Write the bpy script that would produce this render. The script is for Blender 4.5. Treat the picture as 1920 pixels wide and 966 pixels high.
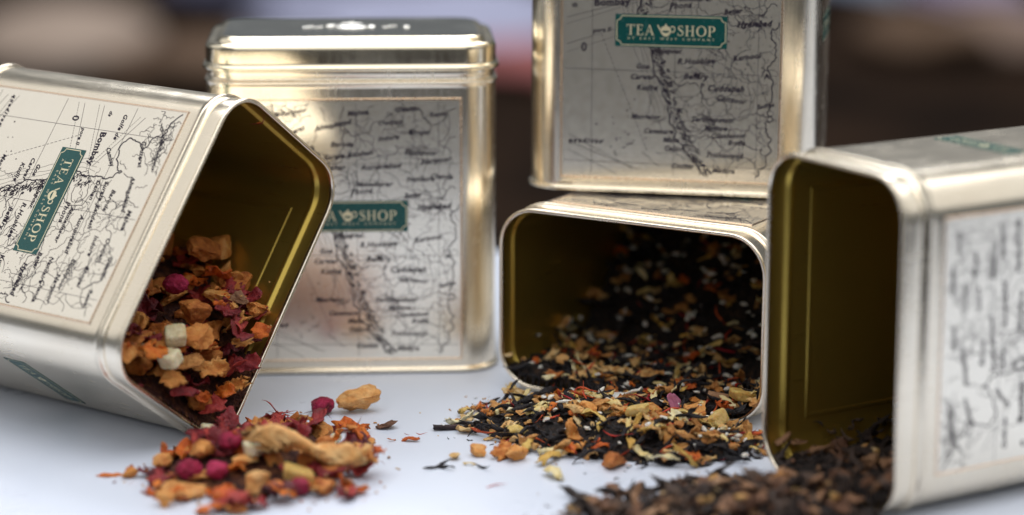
import bpy, bmesh, math, random
import numpy as np
from mathutils import Matrix, Vector, Quaternion

# ------------------------------------------------------------------ clear
for o in list(bpy.data.objects):
    bpy.data.objects.remove(o, do_unlink=True)
S = bpy.context.scene
C = S.collection
MM = 0.001

# ------------------------------------------------------------------ camera
cd = bpy.data.cameras.new("camera")
cam = bpy.data.objects.new("camera", cd)
C.objects.link(cam)
S.camera = cam
cam.matrix_world = Matrix((
    (0.99999743, -0.00226820, 0.0, 0.0),
    (0.00049963, 0.22027665, -0.97543731, 0.0),
    (0.00221249, 0.97543480, 0.22027722, 0.182602),
    (0, 0, 0, 1)))
cd.sensor_width = 36.0
cd.lens = 85.9
cd.clip_start = 0.02
cd.clip_end = 60.0
cd.dof.use_dof = True
cd.dof.focus_distance = 0.632
cd.dof.aperture_fstop = 5.5

# ------------------------------------------------------------------ world and lamps
w = bpy.data.worlds.new("World")
S.world = w
w.use_nodes = True
bg = w.node_tree.nodes["Background"]
bg.inputs[0].default_value = (0.90, 0.95, 1.0, 1)
bg.inputs[1].default_value = 0.13


def area(name, loc, target, sx, sy, power, col):
    l = bpy.data.lights.new(name, 'AREA')
    l.shape = 'RECTANGLE'
    l.size, l.size_y = sx, sy
    l.energy = power
    l.color = col
    o = bpy.data.objects.new(name, l)
    C.objects.link(o)
    o.location = loc
    d = Vector(target) - Vector(loc)
    o.rotation_euler = d.to_track_quat('-Z', 'Y').to_euler()
    return o


area("overhead_daylight", (0.1, 0.55, 1.7), (0.1, 0.60, 0), 2.8, 1.9, 37, (1.0, 0.985, 0.965))
area("left_daylight", (-1.9, 0.95, 1.25), (-0.1, 0.62, 0.05), 1.7, 1.5, 5.0, (1.0, 0.98, 0.96))
area("right_fill_lamp", (2.1, 0.35, 1.3), (0.1, 0.58, 0.03), 1.7, 1.5, 5.5, (1.0, 0.985, 0.96))  # added fill lamp mirroring the left one, brightens the right side of the table
area("front_fill_lamp", (0.0, -1.3, 1.35), (0.0, 0.62, 0.04), 2.4, 1.3, 9, (1.0, 0.985, 0.96))  # added fill behind the camera to lift front faces and tin interiors
area("far_fill_lamp", (0.0, 7.0, 6.0), (0, 6.9, -0.75), 5.0, 3.0, 520, (0.95, 0.97, 1.0))  # extra lamp put above the far floor to brighten the background shapes

S.view_settings.view_transform = 'Standard'
S.view_settings.look = 'None'
S.view_settings.exposure = 0.08
S.view_settings.gamma = 1.0
S.view_settings.use_curve_mapping = False
S.render.engine = 'CYCLES'
S.cycles.use_denoising = True
S.cycles.max_bounces = 10
S.cycles.glossy_bounces = 6
S.cycles.caustics_reflective = True
S.cycles.sample_clamp_indirect = 4.0
S.cycles.blur_glossy = 1.0

# ------------------------------------------------------------------ materials


def mat(name):
    m = bpy.data.materials.new(name)
    m.use_nodes = True
    nt = m.node_tree
    b = nt.nodes["Principled BSDF"]
    return m, nt, b


def N(nt, t, **kw):
    n = nt.nodes.new(t)
    for k, v in kw.items():
        setattr(n, k, v)
    return n


def noise(nt, scale, detail=3.0, rough=0.55, vec=None, coord='Object', stretch=None):
    tc = N(nt, 'ShaderNodeTexCoord')
    src = tc.outputs[coord]
    if stretch:
        mp = N(nt, 'ShaderNodeMapping')
        mp.inputs['Scale'].default_value = stretch
        nt.links.new(src, mp.inputs[0])
        src = mp.outputs[0]
    n = N(nt, 'ShaderNodeTexNoise')
    n.inputs['Scale'].default_value = scale
    n.inputs['Detail'].default_value = detail
    n.inputs['Roughness'].default_value = rough
    nt.links.new(src, n.inputs['Vector'])
    return n


def ramp(nt, src, stops):
    r = N(nt, 'ShaderNodeValToRGB')
    e = r.color_ramp.elements
    while len(e) > 1:
        e.remove(e[-1])
    e[0].position = stops[0][0]
    e[0].color = (*stops[0][1], 1)
    for p, c in stops[1:]:
        x = e.new(p)
        x.color = (*c, 1)
    nt.links.new(src, r.inputs[0])
    return r


def maprange(nt, src, a, b, c, d):
    m = N(nt, 'ShaderNodeMapRange')
    for i, v in enumerate((a, b, c, d)):
        m.inputs[i + 1].default_value = v
    nt.links.new(src, m.inputs[0])
    return m


def bump(nt, b, src, strength, dist):
    bp = N(nt, 'ShaderNodeBump')
    bp.inputs['Strength'].default_value = strength
    bp.inputs['Distance'].default_value = dist
    nt.links.new(src, bp.inputs['Height'])
    nt.links.new(bp.outputs[0], b.inputs['Normal'])
    return bp


def metal(name, col, r0, r1, wav=0.25, aniso=0.0, dark=None):
    m, nt, b = mat(name)
    b.inputs['Metallic'].default_value = 1.0
    n = noise(nt, 55, 4, 0.6)
    if dark:
        r = ramp(nt, n.outputs[0], [(0.3, dark), (0.62, col)])
        nt.links.new(r.outputs[0], b.inputs['Base Color'])
    else:
        b.inputs['Base Color'].default_value = (*col, 1)
    g = noise(nt, 900, 3, 0.6, stretch=(1, 1, 0.06))
    sm = noise(nt, 75, 5, 0.7)
    a1 = maprange(nt, g.outputs[0], 0.25, 0.75, r0, r1)
    a2 = maprange(nt, sm.outputs[0], 0.45, 0.75, 0.0, 0.065)
    ad = N(nt, 'ShaderNodeMath', operation='ADD')
    nt.links.new(a1.outputs[0], ad.inputs[0])
    nt.links.new(a2.outputs[0], ad.inputs[1])
    nt.links.new(ad.outputs[0], b.inputs['Roughness'])
    wv = noise(nt, 34, 2.0, 0.45)
    bump(nt, b, wv.outputs[0], wav * 0.9, 0.0012)
    return m


M = {}
M['tin'] = metal('champagne_tinplate', (0.93, 0.84, 0.69), 0.19, 0.27, 0.22, dark=(0.90, 0.80, 0.645))
M['gold'] = metal('gold_tinplate', (0.90, 0.80, 0.61), 0.15, 0.22, 0.12)
M['lacquer'] = metal('gold_lacquer_inside', (0.54, 0.39, 0.085), 0.26, 0.34, 0.2)
M['lacquer'].node_tree.nodes['Principled BSDF'].inputs['Metallic'].default_value = 0.85
M['lidtop'] = metal('lid_top_tinplate', (0.74, 0.74, 0.68), 0.10, 0.2, 0.2)
M['emboss'] = metal('bright_embossing', (0.9, 0.87, 0.80), 0.2, 0.3, 0.1)
M['copper'] = metal('copper_line', (0.80, 0.62, 0.46), 0.22, 0.3, 0.1)


def printed(name, col, metallic, rough, col2=None):
    m, nt, b = mat(name)
    b.inputs['Metallic'].default_value = metallic
    b.inputs['Roughness'].default_value = rough
    if col2:
        n = noise(nt, 90, 5, 0.65)
        r = ramp(nt, n.outputs[0], [(0.32, col2), (0.66, col)])
        nt.links.new(r.outputs[0], b.inputs['Base Color'])
        g = noise(nt, 400, 4, 0.6)
        mr = maprange(nt, g.outputs[0], 0.25, 0.75, rough - 0.02, rough + 0.03)
        nt.links.new(mr.outputs[0], b.inputs['Roughness'])
    else:
        b.inputs['Base Color'].default_value = (*col, 1)
    return m


M['map'] = printed('map_paper_print', (0.97, 0.905, 0.785), 0.84, 0.20, (0.945, 0.88, 0.76))
M['ink'] = printed('map_ink', (0.018, 0.012, 0.026), 0.0, 0.40)
M['inkthin'] = printed('map_ink_thin', (0.05, 0.043, 0.055), 0.0, 0.40)
M['green'] = printed('label_green', (0.004, 0.082, 0.076), 0.0, 0.26, (0.003, 0.068, 0.062))
M['labelgold'] = printed('label_gold', (0.82, 0.74, 0.50), 0.35, 0.34)

for k_ in ('ink', 'inkthin'):
    M[k_].node_tree.nodes['Principled BSDF'].inputs['Specular IOR Level'].default_value = 0.2

# table
m, nt, b = mat('white_table')
n = noise(nt, 3.0, 3, 0.5)
r = ramp(nt, n.outputs[0], [(0.3, (0.635, 0.695, 0.825)), (0.7, (0.680, 0.735, 0.855))])
nt.links.new(r.outputs[0], b.inputs['Base Color'])
g = noise(nt, 40, 4, 0.6)
mr = maprange(nt, g.outputs[0], 0.3, 0.7, 0.26, 0.36)
nt.links.new(mr.outputs[0], b.inputs['Roughness'])
b.inputs['Specular IOR Level'].default_value = 0.4
bump(nt, b, noise(nt, 7, 6, 0.5).outputs[0], 0.22, 0.006)
M['table'] = m

m, nt, b = mat('brown_floor')
n = noise(nt, 1.9, 2, 0.5)
r = ramp(nt, n.outputs[0], [(0.35, (0.0035, 0.002, 0.0014)), (0.68, (0.034, 0.018, 0.010))])
nt.links.new(r.outputs[0], b.inputs['Base Color'])
b.inputs['Roughness'].default_value = 0.9
b.inputs['Specular IOR Level'].default_value = 0.05
M['floor'] = m


def fabric(name, c1, c2, rough=0.85):
    m, nt, b = mat(name)
    n = noise(nt, 9, 4, 0.6)
    r = ramp(nt, n.outputs[0], [(0.3, c1), (0.7, c2)])
    nt.links.new(r.outputs[0], b.inputs['Base Color'])
    b.inputs['Roughness'].default_value = rough
    return m


M['beige'] = fabric('beige_cloth', (0.28, 0.205, 0.155), (0.37, 0.28, 0.22))
M['lavender'] = fabric('lavender_cloth', (0.30, 0.30, 0.42), (0.39, 0.40, 0.53))
M['red'] = fabric('red_cloth', (0.30, 0.085, 0.08), (0.40, 0.12, 0.11))
M['brown'] = fabric('brown_cloth', (0.17, 0.11, 0.08), (0.25, 0.165, 0.12))
M['brownd'] = fabric('dark_brown_cloth', (0.085, 0.045, 0.022), (0.13, 0.07, 0.035))
M['navy'] = fabric('navy_cloth', (0.03, 0.03, 0.06), (0.05, 0.05, 0.09))
M['mauve'] = fabric('mauve_cloth', (0.22, 0.18, 0.27), (0.30, 0.25, 0.36))
M['bluegrey'] = fabric('blue_grey_cloth', (0.16, 0.19, 0.26), (0.24, 0.28, 0.36))


def piece_mat(name, stops, scale=420, rough=0.6, bstr=0.6, bdist=0.0013, spec=0.4, sss=0.0, sssr=0.002,
              coat=0.0, vary=0.55, bscale=None, trans=0.0):
    """plant / fruit material: ramp over (noise + random per object/island)"""
    m, nt, b = mat(name)
    n = noise(nt, scale, 4, 0.65, coord='Object')
    geo = N(nt, 'ShaderNodeNewGeometry')
    oi = N(nt, 'ShaderNodeObjectInfo')
    tc = nt.nodes[2]
    # world-ish scale independent of the piece: use position instead of object space
    nt.links.new(geo.outputs['Position'], n.inputs['Vector'])
    ad = N(nt, 'ShaderNodeMath', operation='ADD')
    nt.links.new(oi.outputs['Random'], ad.inputs[0])
    nt.links.new(geo.outputs['Random Per Island'], ad.inputs[1])
    fr = N(nt, 'ShaderNodeMath', operation='FRACT')
    nt.links.new(ad.outputs[0], fr.inputs[0])
    mx = N(nt, 'ShaderNodeMix')
    mx.data_type = 'FLOAT'
    mx.inputs[0].default_value = vary
    nm = maprange(nt, n.outputs[0], 0.28, 0.72, 0, 1)
    nt.links.new(nm.outputs[0], mx.inputs[2])
    nt.links.new(fr.outputs[0], mx.inputs[3])
    r = ramp(nt, mx.outputs[0], stops)
    nt.links.new(r.outputs[0], b.inputs['Base Color'])
    b.inputs['Roughness'].default_value = rough
    b.inputs['Specular IOR Level'].default_value = spec
    if sss:
        b.inputs['Subsurface Weight'].default_value = sss
        b.inputs['Subsurface Radius'].default_value = (1.0, 0.5, 0.3)
        b.inputs['Subsurface Scale'].default_value = sssr
    if coat:
        b.inputs['Coat Weight'].default_value = coat
        b.inputs['Coat Roughness'].default_value = 0.2
    n2 = noise(nt, bscale or scale * 2.2, 4, 0.7)
    nt.links.new(geo.outputs['Position'], n2.inputs['Vector'])
    bump(nt, b, n2.outputs[0], bstr, bdist)
    return m


M['apple'] = piece_mat('dried_apple', [(0.05, (0.25, 0.062, 0.012)), (0.35, (0.52, 0.17, 0.034)), (0.65, (0.68, 0.29, 0.07)),
                                       (0.95, (0.80, 0.46, 0.17))], scale=330, rough=0.55, sss=0.15, vary=0.4, bstr=0.8)
M['applepale'] = piece_mat('pale_dried_apple', [(0.05, (0.50, 0.17, 0.04)), (0.5, (0.74, 0.36, 0.11)), (0.95, (0.86, 0.57, 0.26))],
                           scale=260, rough=0.55, sss=0.15, vary=0.3, bstr=0.8)
M['hibiscus'] = piece_mat('hibiscus', [(0.1, (0.07, 0.007, 0.014)), (0.5, (0.26, 0.018, 0.026)), (0.9, (0.55, 0.06, 0.04))],
                          scale=300, rough=0.42, spec=0.5, bstr=0.8)
M['berry'] = piece_mat('freeze_dried_berry', [(0.1, (0.11, 0.003, 0.016)), (0.5, (0.38, 0.010, 0.060)), (0.9, (0.62, 0.045, 0.15))],
                       scale=420, rough=0.5, sss=0.12, bstr=1.0, vary=0.25)
M['candied'] = piece_mat('candied_cube', [(0.1, (0.62, 0.50, 0.28)), (0.5, (0.80, 0.71, 0.48)), (0.9, (0.88, 0.81, 0.64))],
                         scale=500, rough=0.32, sss=0.55, sssr=0.0025, bstr=0.7, vary=0.4)
M['pineapple'] = piece_mat('candied_pineapple', [(0.1, (0.55, 0.33, 0.08)), (0.5, (0.70, 0.48, 0.15)), (0.9, (0.78, 0.60, 0.27))],
                           scale=520, rough=0.32, sss=0.45, sssr=0.002, bstr=0.7, vary=0.4)
M['orange'] = piece_mat('orange_flake', [(0.1, (0.42, 0.055, 0.008)), (0.5, (0.66, 0.135, 0.014)), (0.9, (0.80, 0.25, 0.035))],
                        scale=320, rough=0.45, sss=0.15, bstr=0.8, vary=0.45)
M['leaf'] = piece_mat('black_tea', [(0.1, (0.008, 0.008, 0.012)), (0.7, (0.024, 0.020, 0.025)), (0.95, (0.07, 0.05, 0.04))],
                      scale=500, rough=0.42, spec=0.45, bstr=0.9, vary=0.6)
M['leaf2'] = piece_mat('broken_brown_tea', [(0.1, (0.020, 0.016, 0.017)), (0.55, (0.070, 0.047, 0.041)), (0.95, (0.20, 0.13, 0.095))],
                       scale=500, rough=0.5, spec=0.4, bstr=0.9, vary=0.6)
M['petal'] = piece_mat('yellow_petal', [(0.1, (0.55, 0.28, 0.045)), (0.4, (0.72, 0.48, 0.13)), (0.7, (0.82, 0.69, 0.37)), (0.95, (0.88, 0.81, 0.60))],
                       scale=350, rough=0.6, sss=0.1, bstr=0.6, vary=0.65)
M['straw'] = piece_mat('tan_bit', [(0.08, (0.36, 0.13, 0.035)), (0.45, (0.62, 0.31, 0.095)), (0.7, (0.74, 0.48, 0.20)), (0.95, (0.84, 0.68, 0.40))],
                       scale=400, rough=0.6, bstr=0.8, vary=0.55)
M['white'] = piece_mat('white_bit', [(0.1, (0.72, 0.66, 0.58)), (0.9, (0.86, 0.84, 0.80))], scale=600, rough=0.55, sss=0.2,
                       bstr=0.5, vary=0.5)
M['redthread'] = piece_mat('safflower', [(0.1, (0.28, 0.008, 0.020)), (0.5, (0.50, 0.030, 0.022)), (0.9, (0.68, 0.13, 0.03))],
                           scale=400, rough=0.5, bstr=0.4, vary=0.7)
M['rose'] = piece_mat('rose_petal', [(0.1, (0.36, 0.09, 0.19)), (0.9, (0.56, 0.22, 0.33))], scale=300, rough=0.55, sss=0.1, bstr=0.6, vary=0.2)
M['cocoa'] = piece_mat('brown_bit', [(0.1, (0.08, 0.038, 0.024)), (0.4, (0.20, 0.095, 0.055)), (0.75, (0.40, 0.22, 0.12)), (0.95, (0.60, 0.39, 0.24))],
                       scale=330, rough=0.6, bstr=0.9, vary=0.6)
M['stick'] = piece_mat('dark_stick', [(0.1, (0.020, 0.013, 0.016)), (0.6, (0.055, 0.034, 0.040)), (0.9, (0.16, 0.055, 0.04))], scale=500,
                       rough=0.5, bstr=0.8, vary=0.2)
M['darkcore'] = piece_mat('tea_dust', [(0.1, (0.006, 0.005, 0.006)), (0.6, (0.022, 0.015, 0.014)), (0.95, (0.10, 0.05, 0.025))],
                          scale=600, rough=0.8, bstr=1.0, bdist=0.0012, vary=0.0)
M['fruitcore'] = piece_mat('fruit_dust', [(0.1, (0.02, 0.006, 0.006)), (0.5, (0.07, 0.018, 0.012)), (0.95, (0.24, 0.09, 0.03))],
                           scale=420, rough=0.7, bstr=1.0, bdist=0.0015, vary=0.0)

# ------------------------------------------------------------------ object helpers


def mesh_obj(name, verts, faces, material, parent=None, smooth=True):
    me = bpy.data.meshes.new(name)
    me.from_pydata([tuple(v) for v in verts], [], [tuple(f) for f in faces])
    me.materials.append(material)
    if smooth:
        me.polygons.foreach_set('use_smooth', [True] * len(me.polygons))
    me.update()
    o = bpy.data.objects.new(name, me)
    C.objects.link(o)
    if parent is not None:
        o.parent = parent
    return o


def link(name, me, parent=None, matrix=None):
    o = bpy.data.objects.new(name, me)
    C.objects.link(o)
    if parent is not None:
        o.parent = parent
    if matrix is not None:
        o.matrix_local = matrix
    return o


def tag(o, label, cat, group=None, kind=None):
    o['label'] = label
    if cat:
        o['category'] = cat
    if group:
        o['group'] = group
    if kind:
        o['kind'] = kind
    return o


def rounded_box(bm_size, bev, seg=4):
    bm = bmesh.new()
    bmesh.ops.create_cube(bm, size=1.0)
    bmesh.ops.scale(bm, vec=bm_size, verts=bm.verts)
    bmesh.ops.bevel(bm, geom=list(bm.edges), offset=bev, segments=seg, profile=0.5, affect='EDGES')
    return bm


def bm_obj(name, bm, material, parent=None, smooth=True):
    me = bpy.data.meshes.new(name)
    bm.to_mesh(me)
    bm.free()
    me.materials.append(material)
    if smooth:
        me.polygons.foreach_set('use_smooth', [True] * len(me.polygons))
    o = bpy.data.objects.new(name, me)
    C.objects.link(o)
    if parent is not None:
        o.parent = parent
    return o


# ------------------------------------------------------------------ the setting
bm = rounded_box((2.6, 0.42, 0.03), 0.006, 3)
t = bm_obj('table_top', bm, M['table'])
t.location = (0.1, 0.615, -0.015)
t['kind'] = 'structure'

bm = bmesh.new()
bmesh.ops.create_grid(bm, x_segments=2, y_segments=2, size=1)
bmesh.ops.scale(bm, vec=(12, 14, 1), verts=bm.verts)
f = bm_obj('floor', bm, M['floor'], smooth=False)
f.location = (0, 8, -0.75)
f['kind'] = 'structure'


def blurred(name, loc, size, material, label, cat, rot=0.0, seed=0):
    """soft lumpy bundle far behind the table"""
    r = np.random.default_rng(seed)
    bm = bmesh.new()
    bmesh.ops.create_icosphere(bm, subdivisions=4, radius=0.5)
    dd = [(r.normal(size=3) * 5, r.uniform(0, 6)) for _ in range(6)]
    for v in bm.verts:
        k = 1 + 0.07 * sum(math.sin(float(np.dot(d, v.co)) + p) for d, p in dd)
        v.co = Vector((v.co.x * size[0] * k, v.co.y * size[1] * k, max(v.co.z, -0.32) * size[2] * k))
    o = bm_obj(name, bm, material)
    o.location = loc
    o.rotation_euler = (0, 0, rot)
    return tag(o, label, cat)


FZ = -0.75
blurred('cloth_bundle', (-1.20, 6.5, FZ + 0.05), (0.50, 0.9, 0.16), M['beige'], 'out-of-focus beige bundle on the floor at far left behind the tilted tin', 'bundle', 0.1, 1)
blurred('cloth_bundle', (-0.80, 6.1, FZ + 0.05), (0.42, 0.6, 0.12), M['brownd'], 'out-of-focus brown bundle between the beige bundle and the closed tin', 'bundle', 0.1, 9)
blurred('cushion', (-0.85, 8.0, FZ + 0.05), (0.6, 0.8, 0.10), M['navy'], 'out-of-focus dark navy cushion on the floor at upper left', 'cushion', 0.2, 2)
blurred('cloth_sheet', (-0.22, 7.45, FZ + 0.03), (0.98, 1.5, 0.08), M['lavender'], 'out-of-focus pale lavender sheet on the floor behind the closed tin', 'sheet', 0.05, 3)
blurred('cushion', (0.02, 6.25, FZ + 0.04), (0.20, 0.40, 0.09), M['red'], 'out-of-focus red cushion between the closed tin and the stacked tin', 'cushion', 0.3, 4)
blurred('sack', (1.12, 6.7, FZ + 0.04), (0.34, 0.5, 0.14), M['brownd'], 'out-of-focus brown sack on the floor at upper right', 'sack', -0.1, 5)
blurred('sack', (1.36, 6.75, FZ + 0.04), (0.30, 0.6, 0.16), M['brown'], 'out-of-focus brown sack at the right edge of the background', 'sack', 0.4, 8)
blurred('cloth_bundle', (1.42, 8.0, FZ + 0.05), (0.36, 0.9, 0.10), M['mauve'], 'out-of-focus mauve bundle at the top right edge', 'bundle', 0.3, 6)
blurred('cushion', (1.14, 8.05, FZ + 0.04), (0.26, 0.5, 0.08), M['bluegrey'], 'out-of-focus blue-grey cushion near the top edge right of the stacked tin', 'cushion', 0.3, 7)

# ------------------------------------------------------------------ the tin
W, D, ZS, ZR, RC = 0.080, 0.0505, 0.0829, 0.08955, 0.0108
PW, PZ0, PZ1 = 0.02964, 0.00439, 0.07729
LW, LZ0, LZ1 = 0.0152, 0.04061, 0.04935
NCOR = 10


def ring(off, z, w=W, d=D, r=RC):
    rr = max(r + off, 0.0008)
    a, b = w / 2 + off - rr, d / 2 + off - rr
    out = []
    for sx, sy, t0 in ((1, 1, 0), (-1, 1, 90), (-1, -1, 180), (1, -1, 270)):
        for k in range(NCOR + 1):
            t = math.radians(t0 + 90 * k / NCOR)
            out.append((sx * a + rr * math.cos(t), sy * b + rr * math.sin(t), z))
    # insert mid points on the straight sides for bump-free shading
    return out


def sweep(profile, close_end=False, flip=False):
    """rings for (offset mm, z mm) -> verts, faces"""
    v, f = [], []
    n = 4 * (NCOR + 1)
    for off, z in profile:
        v += ring(off * MM, z * MM)
    for i in range(len(profile) - 1):
        for k in range(n):
            a, b = i * n + k, i * n + (k + 1) % n
            q = (a, b, b + n, a + n)
            f.append(q[::-1] if flip else q)
    if close_end == 'end' or close_end == 'both':
        q = tuple((len(profile) - 1) * n + k for k in range(n))
        f.append(q[::-1] if flip else q)
    if close_end == 'start' or close_end == 'both':
        q = tuple(range(n))[::-1]
        f.append(q[::-1] if flip else q)
    return v, f


def arc(c, r, a0, a1, n):
    return [(c[0] + r * math.cos(math.radians(a0 + (a1 - a0) * k / n)), c[1] + r * math.sin(math.radians(a0 + (a1 - a0) * k / n))) for k in range(n + 1)]


zs, zr = ZS * 1000, ZR * 1000
body_prof = [(-0.1, 1.7), (0.0, 2.1), (0.0, 3.0), (0.0, 80.4), (0.0, 81.3)] + arc((-0.05, 82.0), 0.50, -60, 75, 6) + \
    [(-0.45, 82.85), (-0.62, 83.25), (-0.55, 83.7), (-0.38, 84.0), (-0.34, 84.6), (-0.34, 87.8), (-0.40, 88.4)]
base_prof = [(-2.4, 0.25), (-1.6, 0.25), (-1.2, 0.15)] + arc((0.15, 0.85), 0.62, -120, 100, 9) + [(-0.15, 1.75)]
rim_prof = [(-0.42, 88.2)] + arc((-0.62, 88.95), 0.58, -40, 200, 12) + [(-1.22, 88.4)]
in_prof = [(-1.15, 88.6), (-0.85, 88.2), (-0.75, 87.4), (-0.75, 84.7), (-0.95, 84.3), (-1.5, 83.9), (-1.75, 83.4), (-1.6, 82.9), (-1.0, 82.4), (-0.6, 82.0),
           (-0.6, 81.4), (-0.65, 80.5), (-0.65, 3.2), (-0.75, 2.2), (-1.4, 1.5), (-2.6, 1.25)]
lid_prof = [(0.0, 85.6), (0.25, 85.3)] + arc((0.15, 85.95), 0.75, -70, 80, 8) + [(-0.05, 86.9), (0.0, 87.5), (0.0, 90.9)] + \
    arc((-1.5, 91.1), 1.5, 5, 85, 8) + [(-2.2, 92.55), (-2.7, 92.5), (-2.9, 92.75), (-3.3, 93.6), (-4.0, 94.15), (-5.0, 94.3), (-7, 94.32)]

# ---- flat print builders (u right, v up, mm) --------------------------------


class Flat:
    def __init__(self):
        self.v, self.f = [], []

    def quad(self, *p):
        i = len(self.v)
        self.v += list(p)
        self.f.append(tuple(range(i, i + len(p))))

    def line(self, pts, w, closed=False):
        pts = [np.array(p, float) for p in pts]
        if closed:
            pts.append(pts[0])
        n = len(pts)
        L = []
        for i in range(n):
            a, b = pts[max(i - 1, 0)], pts[min(i + 1, n - 1)]
            if closed and i in (0, n - 1):
                a, b = pts[-2], pts[1]
            d = b - a
            l = np.hypot(*d) or 1
            nrm = np.array([-d[1], d[0]]) / l
            ww = w(i / max(n - 1, 1)) if callable(w) else w
            L.append((pts[i] + nrm * ww / 2, pts[i] - nrm * ww / 2))
        i0 = len(self.v)
        for a, b in L:
            self.v += [tuple(a), tuple(b)]
        for k in range(n - 1):
            self.f.append((i0 + 2 * k, i0 + 2 * k + 1, i0 + 2 * k + 3, i0 + 2 * k + 2))

    def bar(self, x0, y0, x1, y1):
        self.quad((x0, y0), (x1, y0), (x1, y1), (x0, y1))

    def dot(self, x, y, r, n=6):
        self.quad(*[(x + r * math.cos(2 * math.pi * k / n), y + r * math.sin(2 * math.pi * k / n)) for k in range(n)])

    def add(self, other, sx=1, sy=1, dx=0, dy=0, rot=0.0):
        c, s = math.cos(rot), math.sin(rot)
        i = len(self.v)
        self.v += [((x * sx) * c - (y * sy) * s + dx, (x * sx) * s + (y * sy) * c + dy) for x, y in other.v]
        self.f += [tuple(k + i for k in f) for f in other.f]

    def mesh(self, name, material, lift):
        """on the front face plane: x=u, z=v, facing -y"""
        v = [(x * MM, -lift * MM, y * MM) for x, y in self.v]
        me = bpy.data.meshes.new(name)
        fs = []
        for f in self.f:   # orient every face towards -y
            a = sum(self.v[f[k]][0] * self.v[f[(k + 1) % len(f)]][1] - self.v[f[(k + 1) % len(f)]][0] * self.v[f[k]][1] for k in range(len(f)))
            fs.append(f if a > 0 else f[::-1])
        me.from_pydata(v, [], fs)
        me.materials.append(material)
        return me


def font_text(txt, size, shear=0.0, bold=0.0, space=1.0):
    cu = bpy.data.curves.new('t', 'FONT')
    cu.body = txt
    cu.size = size
    cu.shear = shear
    cu.offset = bold
    cu.space_character = space
    cu.resolution_u = 2
    ob = bpy.data.objects.new('t', cu)
    C.objects.link(ob)
    dg = bpy.context.evaluated_depsgraph_get()
    me = bpy.data.meshes.new_from_object(ob.evaluated_get(dg))
    fl = Flat()
    fl.v = [(v.co.x, v.co.y) for v in me.vertices]
    fl.f = [tuple(p.vertices) for p in me.polygons]
    bpy.data.objects.remove(ob)
    bpy.data.curves.remove(cu)
    bpy.data.meshes.remove(me)
    return fl


# ---- roman capitals for the label -------------------------------------------


def glyph(ch):
    g = Flat()
    st, th, sf = 0.15, 0.065, 0.05

    def stem(x, y0=0.0, y1=1.0, lo=True, hi=True):
        g.bar(x, y0, x + st, y1)
        if lo:
            g.bar(x - 0.09, y0, x + st + 0.09, y0 + sf)
        if hi:
            g.bar(x - 0.09, y1 - sf, x + st + 0.09, y1)

    if ch == 'T':
        stem(0.32, hi=False)
        g.bar(0.0, 1 - th, 0.79, 1.0)
        g.quad((0, 1), (0, 0.76), (0.04, 0.76), (0.11, 0.95))
        g.quad((0.79, 1), (0.68, 0.95), (0.75, 0.76), (0.79, 0.76))
        return g, 0.84
    if ch == 'E':
        stem(0.1)
        g.bar(0.1, 1 - th, 0.62, 1)
        g.bar(0.2, 0.49, 0.52, 0.49 + th)
        g.bar(0.1, 0, 0.66, th)
        g.quad((0.62, 1), (0.54, 0.95), (0.585, 0.78), (0.62, 0.78))
        g.quad((0.66, 0), (0.70, 0.24), (0.66, 0.24), (0.56, 0.05))
        g.bar(0.49, 0.40, 0.52, 0.64)
        return g, 0.76
    if ch == 'A':
        g.quad((0.06, 0), (0.13, 0), (0.46, 0.92), (0.42, 1.02))
        g.quad((0.66, 0), (0.83, 0), (0.47, 1.02), (0.40, 0.96))
        g.bar(0.22, 0.32, 0.68, 0.32 + th)
        g.bar(-0.02, 0, 0.23, sf)
        g.bar(0.58, 0, 0.92, sf)
        return g, 0.94
    if ch == 'H':
        stem(0.1)
        stem(0.65)
        g.bar(0.2, 0.48, 0.7, 0.48 + th)
        return g, 1.0
    if ch == 'O':
        n = 28
        pts = [(0.46 + 0.40 * math.cos(2 * math.pi * k / n), 0.5 + 0.47 * math.sin(2 * math.pi * k / n)) for k in range(n)]
        g.line(pts, lambda t: 0.065 + 0.10 * abs(math.cos(2 * math.pi * t)) ** 1.5, closed=True)
        return g, 1.0
    if ch == 'P':
        stem(0.1)
        n = 16
        pts = [(0.2, 0.96)] + [(0.38 + 0.24 * math.sin(math.pi * k / n), 0.715 + 0.25 * math.cos(math.pi * k / n)) for k in range(n + 1)] + [(0.2, 0.465)]
        g.line(pts, lambda t: 0.06 + 0.10 * max(0, math.sin(math.pi * t)) ** 2)
        return g, 0.74
    if ch == 'S':
        P = [(0.52, 0.80), (0.48, 0.92), (0.34, 0.97), (0.18, 0.92), (0.12, 0.78), (0.20, 0.63), (0.36, 0.53), (0.50, 0.42), (0.56, 0.26),
             (0.48, 0.09), (0.30, 0.03), (0.13, 0.08), (0.07, 0.24)]
        g.line(P, lambda t: 0.06 + 0.11 * math.exp(-((t - 0.5) / 0.2) ** 2))
        g.bar(0.5, 0.74, 0.54, 1.0)
        g.bar(0.05, 0.0, 0.09, 0.27)
        return g, 0.68
    return g, 0.5


def word(txt, h, space=0.08):
    fl = Flat()
    x = 0
    for ch in txt:
        g, wd = glyph(ch)
        fl.add(g, h, h, x, 0)
        x += (wd + space) * h
    return fl, x - space * h


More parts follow.
